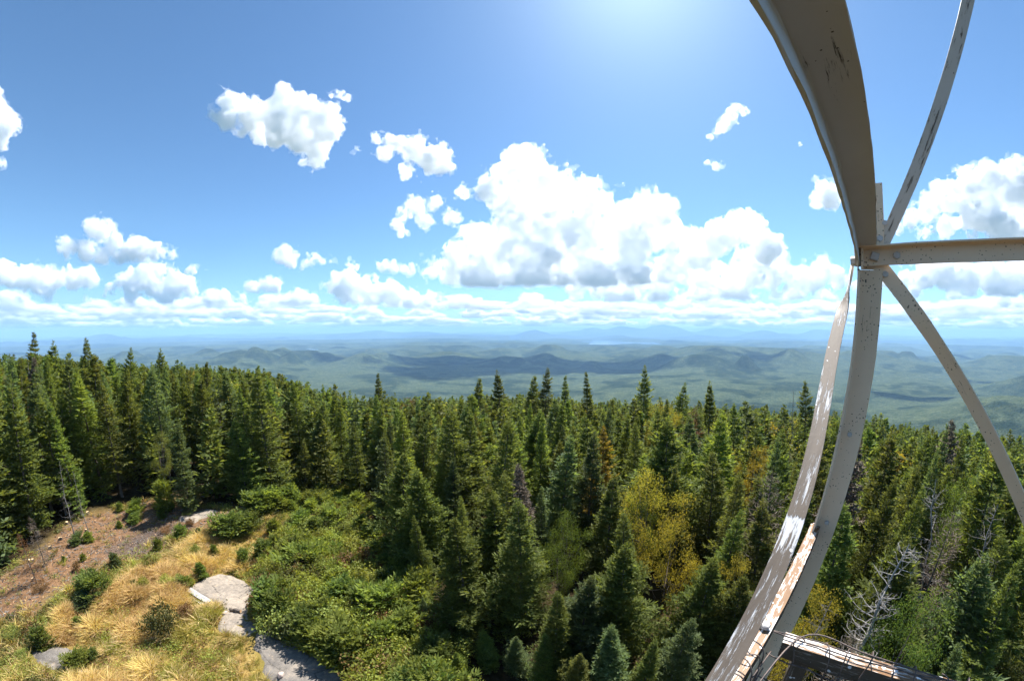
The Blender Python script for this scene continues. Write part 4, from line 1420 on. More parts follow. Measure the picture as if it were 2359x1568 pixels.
for n_, i in enumerate(order):
    x, y, r, h = gx[i], gy[i], rr[i], hh[i]
    if n_ >= NI:
        rest.append(i)
        continue
    p = NEAR[rg.integers(len(NEAR))] if r < 20 else MID[rg.integers(len(MID))]
    q = rg.random()
    mt = M_DARK if q < .30 else M_GREEN if q < .60 else M_OLIVE if q < .74 else M_BLUE if q < .95 else M_BRIGHT if q < .992 else M_DEADN
    if h < 4.2 and mt is M_DARK:
        mt = M_GREEN
    X_, Y_ = proj((x, y, gz[i] + h))
    lim = np.interp(X_, SKYX, SKYY) + max(0, (30 - r) * 3.0) + rg.normal(0, 12)
    if Y_ < lim:
        v_ = ray(X_, lim)
        h = max(float(12 + r * v_[2] / math.hypot(v_[0], v_[1]) - gz[i]), 3.2)
    sec = next(s for a, b, s in SECT if a <= az[i] < b)
    size = 'tall' if h > 8.4 else 'young' if h < 5.2 else 'middle-sized'
    row = 'in the nearest rows' if r < 18 else 'in the middle rows' if r < 30 else 'in the back rows'
    kind = 'fir' if p['name'] == 'fir_tree' else 'spruce'
    o = plant(p, x, y, h, mt, label='x', cat='tree', group='spruces and firs of the summit forest', wide=rg.uniform(.82, 1.15) if r < 20 else rg.uniform(.72, 1.12), tilt=rg.normal(0, .035))
    ITEMS.append((o, '%s %s %s' % (size, CN[mt.name], kind), *proj((x, y, gz[i] + h))))
name_by_landmarks(ITEMS, MARKS)


def scatter(name, protos, pts, label, kind='stuff', mats=()):
    """one object: its mesh holds the little models and the points; nodes set a turned and sized copy of a model on every point
    protos: list of (verts, faces, tip, material index); pts: rows x, y, z, scale, turn, model, width"""
    V, F, T, P, MI = [], [], [], [], []
    k = 0
    for j, (v, f, t, mi) in enumerate(protos):
        V.append(v); F.append(f + k); T.append(t); P.append(np.full(len(v), j)); MI.append(np.full(len(f), mi))
        k += len(v)
    n = len(pts)
    me = mesh_from(name, np.concatenate(V + [pts[:, :3]]), np.concatenate(F), list(mats))
    me.polygons.foreach_set('material_index', np.concatenate(MI).astype(np.int32))
    def put(nm, a, b):
        at = me.attributes.new(nm, 'FLOAT', 'POINT')
        at.data.foreach_set('value', np.concatenate([a, b]).astype(np.float32))
    z = np.zeros(k)
    put('tip', np.concatenate(T), np.zeros(n))
    put('model', np.concatenate(P), pts[:, 5])
    put('seed', z - 1, np.arange(n))
    put('size', z, pts[:, 3])
    put('turn', z, pts[:, 4])
    put('wide', z, pts[:, 6])
    g = bpy.data.node_groups.new(name + '_scatter', 'GeometryNodeTree')
    g.interface.new_socket('Geometry', in_out='INPUT', socket_type='NodeSocketGeometry')
    g.interface.new_socket('Geometry', in_out='OUTPUT', socket_type='NodeSocketGeometry')
    gi, go = g.nodes.new('NodeGroupInput'), g.nodes.new('NodeGroupOutput')
    def A(nm):
        a = g.nodes.new('GeometryNodeInputNamedAttribute')
        a.data_type = 'FLOAT'
        a.inputs[0].default_value = nm
        return a.outputs[0]
    def cmp(s, op, b):
        c = g.nodes.new('ShaderNodeMath')
        c.operation = op
        g.links.new(s, c.inputs[0])
        c.inputs[1].default_value = b
        if op == 'COMPARE':
            c.inputs[2].default_value = 0.4
        return c.outputs[0]
    sep = g.nodes.new('GeometryNodeSeparateGeometry')
    sep.domain = 'POINT'
    g.links.new(gi.outputs[0], sep.inputs[0])
    g.links.new(cmp(A('seed'), 'GREATER_THAN', -0.5), sep.inputs[1])
    m2p = g.nodes.new('GeometryNodeMeshToPoints')
    g.links.new(sep.outputs[0], m2p.inputs[0])
    join = g.nodes.new('GeometryNodeJoinGeometry')
    rot = g.nodes.new('ShaderNodeCombineXYZ')
    g.links.new(A('turn'), rot.inputs[2])
    scl = g.nodes.new('ShaderNodeCombineXYZ')
    ws = g.nodes.new('ShaderNodeMath')
    ws.operation = 'MULTIPLY'
    g.links.new(A('size'), ws.inputs[0])
    g.links.new(A('wide'), ws.inputs[1])
    g.links.new(ws.outputs[0], scl.inputs[0])
    g.links.new(ws.outputs[0], scl.inputs[1])
    g.links.new(A('size'), scl.inputs[2])
    for j in range(len(protos)):
        s1 = g.nodes.new('GeometryNodeSeparateGeometry')
        s1.domain = 'POINT'
        g.links.new(sep.outputs[1], s1.inputs[0])
        g.links.new(cmp(A('model'), 'COMPARE', float(j)), s1.inputs[1])
        g2i = g.nodes.new('GeometryNodeGeometryToInstance')
        g.links.new(s1.outputs[0], g2i.inputs[0])
        iop = g.nodes.new('GeometryNodeInstanceOnPoints')
        g.links.new(m2p.outputs[0], iop.inputs['Points'])
        g.links.new(cmp(A('model'), 'COMPARE', float(j)), iop.inputs['Selection'])
        g.links.new(g2i.outputs[0], iop.inputs['Instance'])
        g.links.new(rot.outputs[0], iop.inputs['Rotation'])
        g.links.new(scl.outputs[0], iop.inputs['Scale'])
        g.links.new(iop.outputs[0], join.inputs[0])
    g.links.new(join.outputs[0], go.inputs[0])
    o = obj(name, me)
    md = o.modifiers.new('scatter', 'NODES')
    md.node_group = g
    return tag(o, label, kind=kind)


def proto_arrays(p, mi):
    """crown and trunk of a plant as one little model"""
    out = []
    for k in ('crown', 'trunk'):
        me = p[k]
        v = np.empty(len(me.vertices) * 3, np.float32)
        me.vertices.foreach_get('co', v)
        f = np.array([q.vertices[:] for q in me.polygons if len(q.vertices) == 4])
        if k == 'crown':
            t = np.empty(len(me.vertices), np.float32)
            me.attributes['tip'].data.foreach_get('value', t)
        else:
            t = np.full(len(me.vertices), 0.0)
        out.append((v.reshape(-1, 3) / p['H'], f, t))
    (a, fa, ta), (b, fb, tb) = out
    return np.concatenate([a, b]), np.concatenate([fa, fb + len(a)]), np.concatenate([ta, tb]), mi


rest = np.array(rest)
for i in rest:
    X_, Y_ = proj((gx[i], gy[i], gz[i] + hh[i]))
    lim = np.interp(X_, SKYX, SKYY) + rg.normal(0, 9)
    if Y_ < lim:
        v_ = ray(X_, lim)
        hh[i] = max(float(12 + rr[i] * v_[2] / math.hypot(v_[0], v_[1]) - gz[i]), 3.5)
FM = [M_DARK, M_GREEN, M_OLIVE, M_BLUE, M_YLEAF]
FARB = leafy('far_birch', 5.0, 1.7, 55, 30, 16, .36, M_YLEAF)
fp = [proto_arrays(FARP[j % 3], j % 4) for j in range(8)] + [proto_arrays(FARB, 4)]
# slopes below the summit, out of sight of a person on the ground but seen from the tower
n2 = 5200
q2 = np.sqrt(rg.uniform(150**2, 420**2, n2))
a2_ = rg.uniform(-R(84), R(84), n2)
px_ = np.concatenate([gx[rest], q2 * np.sin(a2_)])
py_ = np.concatenate([gy[rest], q2 * np.cos(a2_)])
ph_ = np.concatenate([hh[rest], np.clip(rg.normal(8.5, 1.3, n2), 5, 12)])
mdl = np.where(rg.random(len(px_)) < .06, 8, rg.integers(0, 8, len(px_)))
pts = np.stack([px_, py_, terrain(px_, py_), np.where(mdl == 8, ph_ * .8, ph_), rg.uniform(0, 6.28, len(px_)), mdl, rg.uniform(.95, 1.25, len(px_))], 1)
scatter('far_forest', fp, pts, 'dense spruce and fir forest running down the mountain beyond the nearer trees', mats=FM)
print('forest', len(rest), len(pts))
# ------------------------------------------------------------------ the clearing: rock, boards, bushes, grass, cut wood
A1 = lambda pts: [(x * .293, 1123 + y * .293) for x, y in pts]
A2 = lambda pts: [(403.2 + x * .1831, 1296 + y * .1831) for x, y in pts]
A3 = lambda pts: [(576 + x * .2839, 1123 + y * .2839) for x, y in pts]


def rock_mat(name, a, b, c):
    t = NT(name)
    n1, n2, n3 = t.noise(0.9, 5, .6), t.noise(7, 6, .65), t.noise(60, 4, .7)
    col = t.ramp(t.mix(.5, n1, n2), [(.34, a), (.5, b), (.66, c)])
    col = t.mix(t.ramp(n3, [(.56, 0), (.66, .55)]), col, (.48, .44, .39))
    col = t.mix(t.ramp(n3, [(.3, .6), (.4, 0)]), col, (.09, .08, .075))
    col = t.mix(t.ramp(t.noise(2.2, 5, .7), [(.60, 0), (.66, .6)]), col, (.40, .31, .22))
    col = t.mix(t.ramp(t.noise(3.1, 6, .75, dist=.6), [(.62, 0), (.67, .75)]), col, (.13, .12, .10))
    crack = t.n('ShaderNodeTexVoronoi', {'Vector': t.n('ShaderNodeMapping', {'Vector': t.coord(), 'Scale': (.55, .8, .5)}).outputs[0], 'Scale': 1.0}, feature='DISTANCE_TO_EDGE').outputs['Distance']
    ck = t.ramp(t.math('ADD', crack, t.math('MULTIPLY', t.math('SUBTRACT', n2, .5), .09)), [(.002, .4), (.012, 1)])
    col = t.mix(ck, (.07, .06, .05), col)
    h = t.math('ADD', t.mix(.4, n2, n3), t.math('MULTIPLY', ck, .5))
    return t.surf(col, .92, t.bump(h, .9, .03), spec=.15)


M_ROCK = rock_mat('pale_granite', (.15, .128, .104), (.25, .208, .165), (.34, .285, .225))
M_ROCKD = rock_mat('grey_granite', (.105, .092, .08), (.165, .146, .126), (.25, .212, .172))
M_PINK = rock_mat('pinkish_stone', (.34, .25, .21), (.46, .36, .31), (.56, .47, .42))


def slab(px, h, label, mat, seed, slope=.5, name='rock_slab', cell=.06):
    poly = gpoly(px)
    c = poly.mean(0)
    lo, hi = poly.min(0) - .5, poly.max(0) + .5
    nx, ny = (np.ceil((hi - lo) / cell).astype(int) + 1)
    X, Y = np.meshgrid(lo[0] + np.arange(nx) * cell, lo[1] + np.arange(ny) * cell, indexing='ij')
    wx, wy = X + .07 * fbm(X, Y, .5, 4, seed), Y + .07 * fbm(X, Y, .5, 4, seed + 9)
    s = (soft_in(wx, wy, poly, .7) - .5) * 1.4 + .16
    ridge = np.abs(fbm(X, Y, 1.6, 3, seed + 3))
    z = terrain(X, Y) + np.clip(s * slope, -.25, h) + (.035 * fbm(X, Y, .7, 4, seed + 5) - .05 * np.exp(-(ridge / .05)**2)) * np.clip(s * 8, 0, 1) + h * .35 * np.clip(fbm(X, Y, 1.9, 2, seed + 7), -.5, 1) * np.clip(s * 4, 0, 1)
    z = z - .02
    idx = -np.ones(X.shape, int)
    k = s > -.2
    cellok = k[:-1, :-1] & k[1:, :-1] & k[1:, 1:] & k[:-1, 1:]
    use = np.zeros_like(k)
    for a in (0, 1):
        for b in (0, 1):
            use[a:nx - 1 + a, b:ny - 1 + b] |= cellok
    idx[use] = np.arange(use.sum())
    V = np.stack([X[use] - c[0], Y[use] - c[1], z[use]], 1)
    i, j = np.nonzero(cellok)
    F = np.stack([idx[i, j], idx[i + 1, j], idx[i + 1, j + 1], idx[i, j + 1]], 1)
    z0 = float(terrain(*c))
    V[:, 2] -= z0
    o = obj(name, mesh_from(name, V, F, mat, True))
    o.location = (c[0], c[1], z0)
    return tag(o, label, 'rock')


ROCKS = [A1([(1490, 795), (1600, 735), (1720, 690), (1800, 695), (1900, 735), (1935, 770), (2040, 795), (2050, 830), (1995, 880), (2005, 935), (1925, 945), (1920, 975), (1810, 955)]),
         A1([(1790, 985), (1900, 980), (1930, 1030), (2000, 1110), (1950, 1140), (1945, 1165), (1870, 1160), (1740, 1115), (1735, 1080), (1760, 1020)]),
         A2([(1065, 885), (1170, 895), (1195, 975), (1300, 1000), (1400, 1020), (1490, 1030), (1555, 1010), (1550, 1080), (1650, 1130), (1780, 1190), (1910, 1240), (1920, 1280), (1990, 1330), (1980, 1380), (2090, 1430), (2180, 1490), (2300, 1700), (1300, 1750), (1240, 1450), (1140, 1350), (1130, 1200), (1020, 1060)]),
         A1([(260, 1300), (430, 1255), (570, 1285), (580, 1330), (500, 1410), (590, 1450), (470, 1435), (300, 1365)]),
         A1([(1420, 238), (1530, 198), (1620, 180), (1700, 185), (1660, 215), (1570, 242), (1530, 275), (1430, 260)]),
         A3([(490, 285), (570, 275), (655, 288), (640, 312), (520, 318)]), A3([(365, 285), (440, 280), (450, 296), (380, 302)]), A1([(575, 1445), (640, 1440), (700, 1462), (660, 1475), (600, 1465)])]
RL = [('largest pale granite slab with a grey hollow, beside the weathered boards', .13, M_ROCK), ('short granite slab below the log and pink stone', .07, M_ROCK), ('long granite slab with a dark crack running to the bottom edge', .09, M_ROCKD),
      ('dark grey rock among bushes at the lower left', .22, M_ROCKD), ('pale bare rock patch at the back of the clearing', .1, M_ROCK), ('small flat rock with moss before the back shrubs', .06, M_ROCK), ('smallest flat rock left of the mossy one at the back', .05, M_ROCK), ('low grey rock in front of the dark grey rock', .08, M_ROCKD)]
for i, (px, (lab, h, mt)) in enumerate(zip(ROCKS, RL)):
    slab(px, h, lab, mt, 100 + 13 * i, cell=.06 if i < 4 else .09)
ROCKG = [gpoly(p) for p in ROCKS]


def on_rock(x, y, grow=.0):
    m = np.zeros(np.shape(x), bool)
    for p in ROCKG:
        m |= (soft_in(x, y, p, .5) - .5) > -grow
    return m


def wpx(px, py, w):
    """width in metres of something w photo pixels wide on the ground there"""
    p = gpt(px, py)
    d = np.linalg.norm(p - EYE)
    rc = math.hypot(px - 1179.5, py - 784)
    return w / (806.3 * (1 + (rc / 1612.6)**2)) * d


def stone(px, py, w, label, mat, seed, flat=.65):
    p = gpt(px, py)
    s = wpx(px, py, w) / 2
    rng = np.random.default_rng(seed)
    nu, nv = 20, 12
    th, ph = np.meshgrid(np.linspace(0, 2 * math.pi, nu, endpoint=False), np.linspace(.0, math.pi, nv), indexing='ij')
    d = np.stack([np.cos(th) * np.sin(ph), np.sin(th) * np.sin(ph), np.cos(ph)], -1)
    cuts = nrm(rng.normal(size=(9, 3)))
    r = np.min(np.concatenate([np.full((nu, nv, 1), 1.0), rng.uniform(.62, .85, 9) / np.maximum(d @ cuts.T, .05)], -1), -1)
    V = (d * r[..., None] * s * np.array([1, .8, flat])).reshape(-1, 3)
    i = np.arange(nu)[:, None] * nv + np.arange(nv - 1)[None]
    j = (np.arange(nu)[:, None] + 1) % nu * nv + np.arange(nv - 1)[None]
    F = np.stack([i, i + 1, j + 1, j], -1).reshape(-1, 4)
    o = obj('stone', mesh_from('stone', V, F, mat))
    lift = .1 if on_rock(np.array([p[0]]), np.array([p[1]]))[0] else 0
    o.location = (p[0], p[1], p[2] + s * flat * .45 + lift)
    o.rotation_euler = (0, 0, seed)
    return tag(o, label, 'stone')


stone(*A1([(1770, 990)])[0], 16, 'pinkish stone beside the short log between two granite slabs', M_PINK, 4)
stone(*A2([(1345, 1445)])[0], 21, 'round pink stone lying on the long granite slab', M_PINK, 8, .8)
stone(*A1([(1490, 690)])[0], 9, 'small grey stone left of the little fir above the slab', M_ROCKD, 9)
stone(*A1([(1100, 515)])[0], 9, 'pale pointed stone on the dark burnt soil', M_ROCK, 3)
stone(*A1([(485, 805)])[0], 16, 'pale flat stone on the brown soil at the left', M_ROCK, 14, .3)
stone(*A1([(2120, 355)])[0], 12, 'pale stone under a bush at the back right of the clearing', M_ROCK, 21)

# weathered boards and the short log
t = NT('silver_weathered_boards')
g1, g2 = t.noise(9, 5, .7, stretch=(.12, 1, 1)), t.noise(60, 4, .7, stretch=(.06, 1, 1))
M_BOARD = t.surf(t.ramp(t.mix(.5, g1, g2), [(.32, (.17, .16, .155)), (.5, (.36, .345, .33)), (.66, (.50, .485, .465))]), .85, t.bump(g2, .8, .004))


def box_bm(lx, ly, lz, seg=6, jit=.004, seed=0):
    rng = np.random.default_rng(seed)
    xs = np.linspace(-lx / 2, lx / 2, seg + 1)
    V, F = [], []
    for x in xs:
        w = rng.normal(0, jit, 2)
        for y, z in ((-1, -1), (1, -1), (1, 1), (-1, 1)):
            V.append((x, y * ly / 2 + w[0], z * lz / 2 + w[1]))
    for i in range(seg):
        for k in range(4):
            a, b = i * 4 + k, i * 4 + (k + 1) % 4
            F.append((a, a + 4, b + 4, b))
    F.append((0, 1, 2, 3))
    e = seg * 4
    F.append((e + 3, e + 2, e + 1, e))
    return V, F


def laid(name, pa, pb, wid, thk, lift, mat, label, cat, tilt=0, seed=0):
    a, b = gpt(*pa), gpt(*pb)
    L = np.linalg.norm(b - a)
    V, F = box_bm(L, wid, thk, seed=seed)
    o = obj(name, mesh_from(name, V, F, mat))
    m = (a + b) / 2
    o.location = (m[0], m[1], m[2] + lift)
    o.rotation_euler = (tilt, -math.asin((b[2] - a[2]) / L), math.atan2(b[1] - a[1], b[0] - a[0]))
    return tag(o, label, cat)


laid('board', A1([(1492, 818)])[0], A1([(1652, 918)])[0], .27, .04, .15, M_BOARD, 'wide weathered grey board along the edge of the largest slab', 'board', .1, 1)
laid('board', A1([(1525, 885)])[0], A1([(1630, 938)])[0], .17, .05, .08, M_BOARD, 'narrower grey board lying under the wide board', 'board', -.15, 2)
laid('board', A1([(1640, 925)])[0], A1([(1708, 945)])[0], .06, .05, .07, M_BARK, 'short dark brown stick of wood at the end of the boards', 'board', 0, 3)


def log(pa, pb, r, label, seed, mat=None, name='log', lift=0.0, cutmat=None):
    a, b = gpt(*pa), gpt(*pb)
    m = (a + b) / 2
    d = b - a
    L = np.linalg.norm(d)
    rng = np.random.default_rng(seed)
    tt = np.linspace(-.5, .5, 6)
    P = np.stack([tt * L, rng.normal(0, r * .25, 6), rng.normal(0, r * .15, 6)], 1)
    v, f = tubes([(P, r * rng.uniform(.85, 1.1, 6))], 9)
    n = len(v)
    V = np.concatenate([v, P[:1], P[-1:]])
    F = [tuple(q) for q in f] + [(n, (k + 1) % 9, k) for k in range(9)] + [(n + 1, n - 9 + k, n - 9 + (k + 1) % 9) for k in range(9)]
    me = mesh_from(name, V, F, [mat or M_BARK, cutmat or M_CUT])
    for pgn in me.polygons[len(f):]:
        pgn.material_index = 1
    o = obj(name, me)
    o.location = m + np.array([0, 0, r * .8 + lift])
    o.rotation_euler = (0, -math.asin(np.clip(d[2] / L, -1, 1)), math.atan2(d[1], d[0]))
    return tag(o, label, 'log')


t = NT('fresh_cut_wood')
M_CUT = t.surf(t.ramp(t.noise(30, 3, .6), [(.3, (.42, .22, .10)), (.6, (.66, .42, .22))]), .8)
log(A1([(1812, 970)])[0], A1([(1898, 985)])[0], .075, 'short brown log lying across the gap between two slabs', 3, lift=.06)

# ---- bushes one can tell apart
BUSH = [conifer('fir_bush', 1.0, .62, 51, 90, 9, 4, .15, .055, bare=.0, pw=.6, drop=0, upt=55, dead=0, trunk_r=.02), conifer('fir_bush', 1.0, .75, 52, 100, 9, 4, .15, .055, bare=.0, pw=.5, drop=-8, upt=60, dead=0, trunk_r=.02),
        conifer('fir_bush', 1.2, .5, 53, 90, 9, 4, .15, .05, bare=.0, pw=.8, drop=2, upt=50, dead=0, trunk_r=.02)]
SH = [leafy('shrub', 1.0, .75, 61 + i, 46, 40, .085, M_SHRUB, 0.0, .25, stems=12, clr=.34) for i in range(3)] + [leafy('shrub', .8, .8, 71, 60, 30, .06, M_SHRUB, 0.0, .2, stems=12, clr=.28)]


def fern(seed):
    rng = np.random.default_rng(seed)
    B, D, Lh, Wd, T, S = [], [], [], [], [], []
    for k in range(9):
        a = rng.uniform(0, 6.28)
        L = rng.uniform(.5, .8)
        h = np.array([math.cos(a), math.sin(a), 0])
        sd = np.array([-h[1], h[0], 0])
        for s in np.linspace(.18, 1, 13):
            p = h * L * s * .8 + np.array([0, 0, L * (1.1 * s - .75 * s * s)])
            for e in (-1, 1):
                B.append(p); D.append(sd * e * .85 + h * .45 + [0, 0, rng.normal(-.05, .1)]); Lh.append(.2 * (1.12 - s)); Wd.append(.055 * (1.2 - s * .7)); T.append(.3 + .6 * s); S.append([0, 0, 1.0])
    v, f, tt = diamonds(np.array(B), nrm(np.array(D)), np.array(Lh), np.array(Wd), rng, np.array(S) + rng.normal(0, .2, (len(S), 3)), np.array(T))
    st = tubes([(np.array([[0, 0, -.05], [0, 0, .06]]), [.02, .015])], 5)
    return dict(name='fern', H=.6, crown=foliage_mesh('foliage', v, f, tt, M_FERN), trunk=mesh_from('stem', *st, M_BARK, True))


FERN = [fern(81), fern(82)]
BUSHES = [  # column, row of the foot's middle, width in pixels (crop of the lower left), height/width, kind, colour, label
 (765, 850, 260, .62, BUSH[1], M_GREEN, 'biggest bushy fir mound on the golden grass'), (665, 945, 170, .5, BUSH[1], M_BLUE, 'lower fir mound in front of the biggest one'),
 (345, 1250, 190, .8, BUSH[0], M_GREEN, 'dark fir bush behind the dark grey rock'), (635, 1095, 120, .8, BUSH[2], M_BRIGHT, 'small light green fir in the middle of the golden grass'),
 (1590, 712, 130, 1.0, BUSH[2], M_GREEN, 'little upright fir behind the largest slab'), (1450, 775, 130, .5, BUSH[1], M_BRIGHT, 'low bright fir left of the largest slab'),
 (620, 1400, 190, .55, BUSH[1], M_BRIGHT, 'bright green fir bush spreading over the dark grey rock'), (1300, 1140, 330, .72, SH[0], M_SHRUBD, 'round dark olive shrub with glossy leaves left of the boards'),
 (1470, 1010, 190, .5, SH[1], M_SHRUBR, 'brownish low shrub between the dark olive shrub and the boards'),
 (1310, 165, 190, 1.0, BUSH[0], M_BRIGHT, 'bright fir at the back edge, left of the pale rock patch'), (1070, 205, 130, .6, BUSH[1], M_BRIGHT, 'small bright fir tuft on the burnt soil, back left'),
 (945, 180, 70, .8, BUSH[0], M_GREEN, 'little fir between forest edge and burnt soil'), (940, 312, 65, .8, BUSH[2], M_BRIGHT, 'tiny fir seedling on the bare burnt soil'),
 (1060, 270, 110, .5, BUSH[1], M_GREEN, 'flat fir tuft above the burnt soil'), (1430, 385, 120, .7, BUSH[0], M_GREEN, 'fir bush at the right rim of the burnt soil'), (1250, 480, 90, .8, BUSH[0], M_GREEN, 'small dark fir at the lower rim of the burnt soil'),
 (1565, 370, 70, .8, BUSH[2], M_GREEN, 'narrow fir seedling right of the fir bush at the rim'), (1820, 370, 260, .5, BUSH[1], M_GREEN, 'wide fir thicket at the back of the golden grass'), (1960, 340, 180, .55, BUSH[1], M_GREEN, 'second wide fir thicket, right of the first'),
 (2160, 370, 130, .8, BUSH[0], M_BRIGHT, 'light fir bush above the shrubs'), (1690, 525, 80, .9, BUSH[0], M_GREEN, 'small fir in the upper golden grass'), (1545, 520, 90, .8, SH[2], M_SHRUB, 'small shrub in the upper golden grass'),
 (1930, 610, 140, .8, BUSH[0], M_GREEN, 'dark green fir at the left end of the shrub thicket'), (910, 610, 110, .8, BUSH[0], M_BLUE, 'blue green fir at the foot of the bare soil'), (1190, 620, 190, .5, SH[1], M_SHRUB, 'green shrub between bare soil and golden grass'),
 (1140, 800, 110, 1.0, SH[0], M_SHRUBB, 'yellow green upright shrub in the golden grass'), (1060, 790, 70, .9, BUSH[0], M_GREEN, 'small fir left of the yellow green upright shrub'), (1320, 770, 150, .55, SH[2], M_SHRUBB, 'yellow green shrub above the round dark olive one'),
 (930, 760, 100, .7, SH[3], M_SHRUB, 'low shrub right of the biggest fir mound'), (610, 440, 110, .6, BUSH[1], M_BLUE, 'dull fir bush on the bare soil, left'), (700, 430, 100, .7, BUSH[0], M_BRIGHT, 'bright fir bush on the bare soil, right of the dull one'),
 (505, 575, 50, .8, BUSH[2], M_GREEN, 'tiny fir on the orange brown soil'), (660, 570, 60, .8, BUSH[0], M_BRIGHT, 'tiny bright fir on the brown soil'), (1300, 350, 130, .35, SH[3], M_RUST, 'withered orange fir branches on the burnt soil'),
 (610, 650, 90, .8, SH[1], M_SHRUBR, 'brown shrub on the bare soil slope'), (330, 800, 190, .35, SH[3], M_SHRUBR, 'low reddish brown heath patch at the left'), (890, 1000, 70, .8, BUSH[2], M_BRIGHT, 'tiny fir in the golden grass left of the dark olive shrub'),
 (90, 1180, 200, .5, SH[3], M_SHRUB, 'green shrub at the left edge of the picture'), (180, 1330, 150, .45, SH[1], M_SHRUB, 'olive shrub left of the dark grey rock'), (750, 1340, 110, .7, BUSH[0], M_GREEN, 'fir seedling right of the bright bush on the rock'), (880, 1290, 80, .6, SH[2], M_SHRUBB, 'small yellow green shrub in the lower golden grass'),
 (2050, 190, 220, .6, BUSH[1], M_GREEN, 'spreading fir thicket under the forest, back middle'), (2280, 150, 190, .7, BUSH[0], M_GREEN, 'green fir thicket at the forest foot, right of the spreading one'),
 (1500, 290, 90, .5, SH[2], M_SHRUBR, 'brownish shrub before the pale rock patch'), (1270, 240, 70, .7, BUSH[0], M_GREEN, 'small fir right behind the burnt soil'),
]
BP = []
for x, y, w, k, p, mt, lab in BUSHES:
    px = A1([(x, y)])[0]
    g = gpt(*px)
    W_ = wpx(*px, w * .293)
    rad = {'fir_bush': .66, 'shrub': .85}[p['name']]
    h = max(W_ * k * 1.15, .25)
    plant(p, g[0], g[1], h, mt, label=lab, cat='shrub' if p['name'] == 'shrub' else 'young fir', wide=(W_ / 2 / rad) / (h / p['H']), sink=.03)
    BP.append((g[0], g[1], W_ * .4))

# ---- the shrub thicket on the right half of the clearing
rs = np.random.default_rng(5)
BACK = gpoly([(560, 1180), (620, 1150), (720, 1140), (800, 1140), (880, 1180), (900, 1215), (860, 1225), (800, 1195), (700, 1180), (640, 1185)])
def fill(poly, n, dmin, r0, r1, avoid):
    lo, hi = poly.min(0), poly.max(0)
    P = []
    for _ in range(n * 40):
        q = rs.uniform(lo, hi)
        if not inpoly(np.array([q[0]]), np.array([q[1]]), poly)[0] or np.hypot(*q) < 6.5:
            continue
        if on_rock(np.array([q[0]]), np.array([q[1]]), .46)[0]:
            continue
        if P and np.min(np.hypot(np.array(P)[:, 0] - q[0], np.array(P)[:, 1] - q[1])) < dmin:
            continue
        P.append(q)
        if len(P) >= n:
            break
    return P
THICK = []
for poly, n, dm, wh in ((SHRUBS, 300, .42, 'in the thicket right of the slabs'), (BACK, 60, .62, 'in the thicket along the forest foot')):
    for q in fill(poly, n, dm, 0, 0, None):
        u = rs.random()
        near = np.hypot(*q) < 11.5
        if u < (.24 if poly is SHRUBS else .62):
            p, mt, h, w, nm, cn = BUSH[rs.integers(3)], (M_GREEN if rs.random() < .35 else M_BRIGHT), rs.uniform(.7, 1.4), rs.uniform(.8, 1.15), 'fir', 'young fir'
        elif u < .36 and poly is SHRUBS:
            p, mt, h, w, nm, cn = FERN[rs.integers(2)], M_FERN, rs.uniform(.5, .75), 1.1, 'fern', 'fern'
        else:
            v = rs.random()
            p, mt, h, w, nm, cn = SH[rs.integers(4)], (M_SHRUB if v < .40 else M_SHRUBB if v < .72 else M_SHRUBD if v < .84 else M_SHRUBR), rs.uniform(.65, 1.35), rs.uniform(.75, 1.1), 'shrub', 'shrub'
        cl = {M_GREEN.name: 'deep green', M_BRIGHT.name: 'bright green', M_FERN.name: 'pale green', M_SHRUB.name: 'olive green', M_SHRUBB.name: 'yellow green', M_SHRUBD.name: 'dark leaved', M_SHRUBR.name: 'reddish brown'}[mt.name]
        o = plant(p, q[0], q[1], h, mt, label='x', cat=cn, group='bushes of the thicket round the slabs', wide=w, sink=.04)
        THICK.append((o, '%s %s' % (cl, 'young fir' if nm == 'fir' else nm), *proj((q[0], q[1], float(terrain(*q)) + h * .6))))
TM = [('the largest granite slab', 560, 1360), ('the short granite slab', 545, 1435), ('the long granite slab', 660, 1500), ('the mossy flat rock', 735, 1207), ('the light fir bush above the shrubs', 640, 1232), ('the wide fir thicket', 533, 1228),
      ('the bushy fir with several tips', 1062, 1240), ('the small blue green fir', 975, 1385), ('the long fallen limb', 885, 1215), ('the fresh green fir', 960, 1100), ('the olive spruce at the back', 692, 1060), ('the pale rock patch', 460, 1190), ('the spreading fir thicket', 600, 1175), ('the middle of the thicket', 790, 1340), ('the lower end of the thicket', 880, 1500)]
name_by_landmarks(THICK, TM)

# ---- grass and heath
def grass_proto(seed, n, h, spread, wd):
    rng = np.random.default_rng(seed)
    a = rng.uniform(0, 6.28, n)
    b = np.stack([np.cos(a), np.sin(a), 0 * a], 1) * (rng.random(n) * .05)[:, None]
    d = nrm(np.stack([np.cos(a) * spread * rng.random(n), np.sin(a) * spread * rng.random(n), np.ones(n)], 1))
    hh_ = h * rng.uniform(.6, 1.15, n)
    m = b + d * hh_[:, None] * .55
    d2 = nrm(d + np.stack([np.cos(a), np.sin(a), np.full(n, -.55)], 1) * rng.uniform(.2, 1.0, n)[:, None])
    e = m + d2 * hh_[:, None] * .55
    s = nrm(np.cross(d, rng.normal(size=(n, 3)))) * wd
    V = np.stack([b - s, b + s, m + s * .8, m - s * .8, e + s * .1, e - s * .1], 1).reshape(-1, 3)
    i = np.arange(n)[:, None] * 6
    F = np.concatenate([i + np.array([[0, 1, 2, 3]]), i + np.array([[3, 2, 4, 5]])])
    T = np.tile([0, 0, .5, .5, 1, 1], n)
    return V, F, T


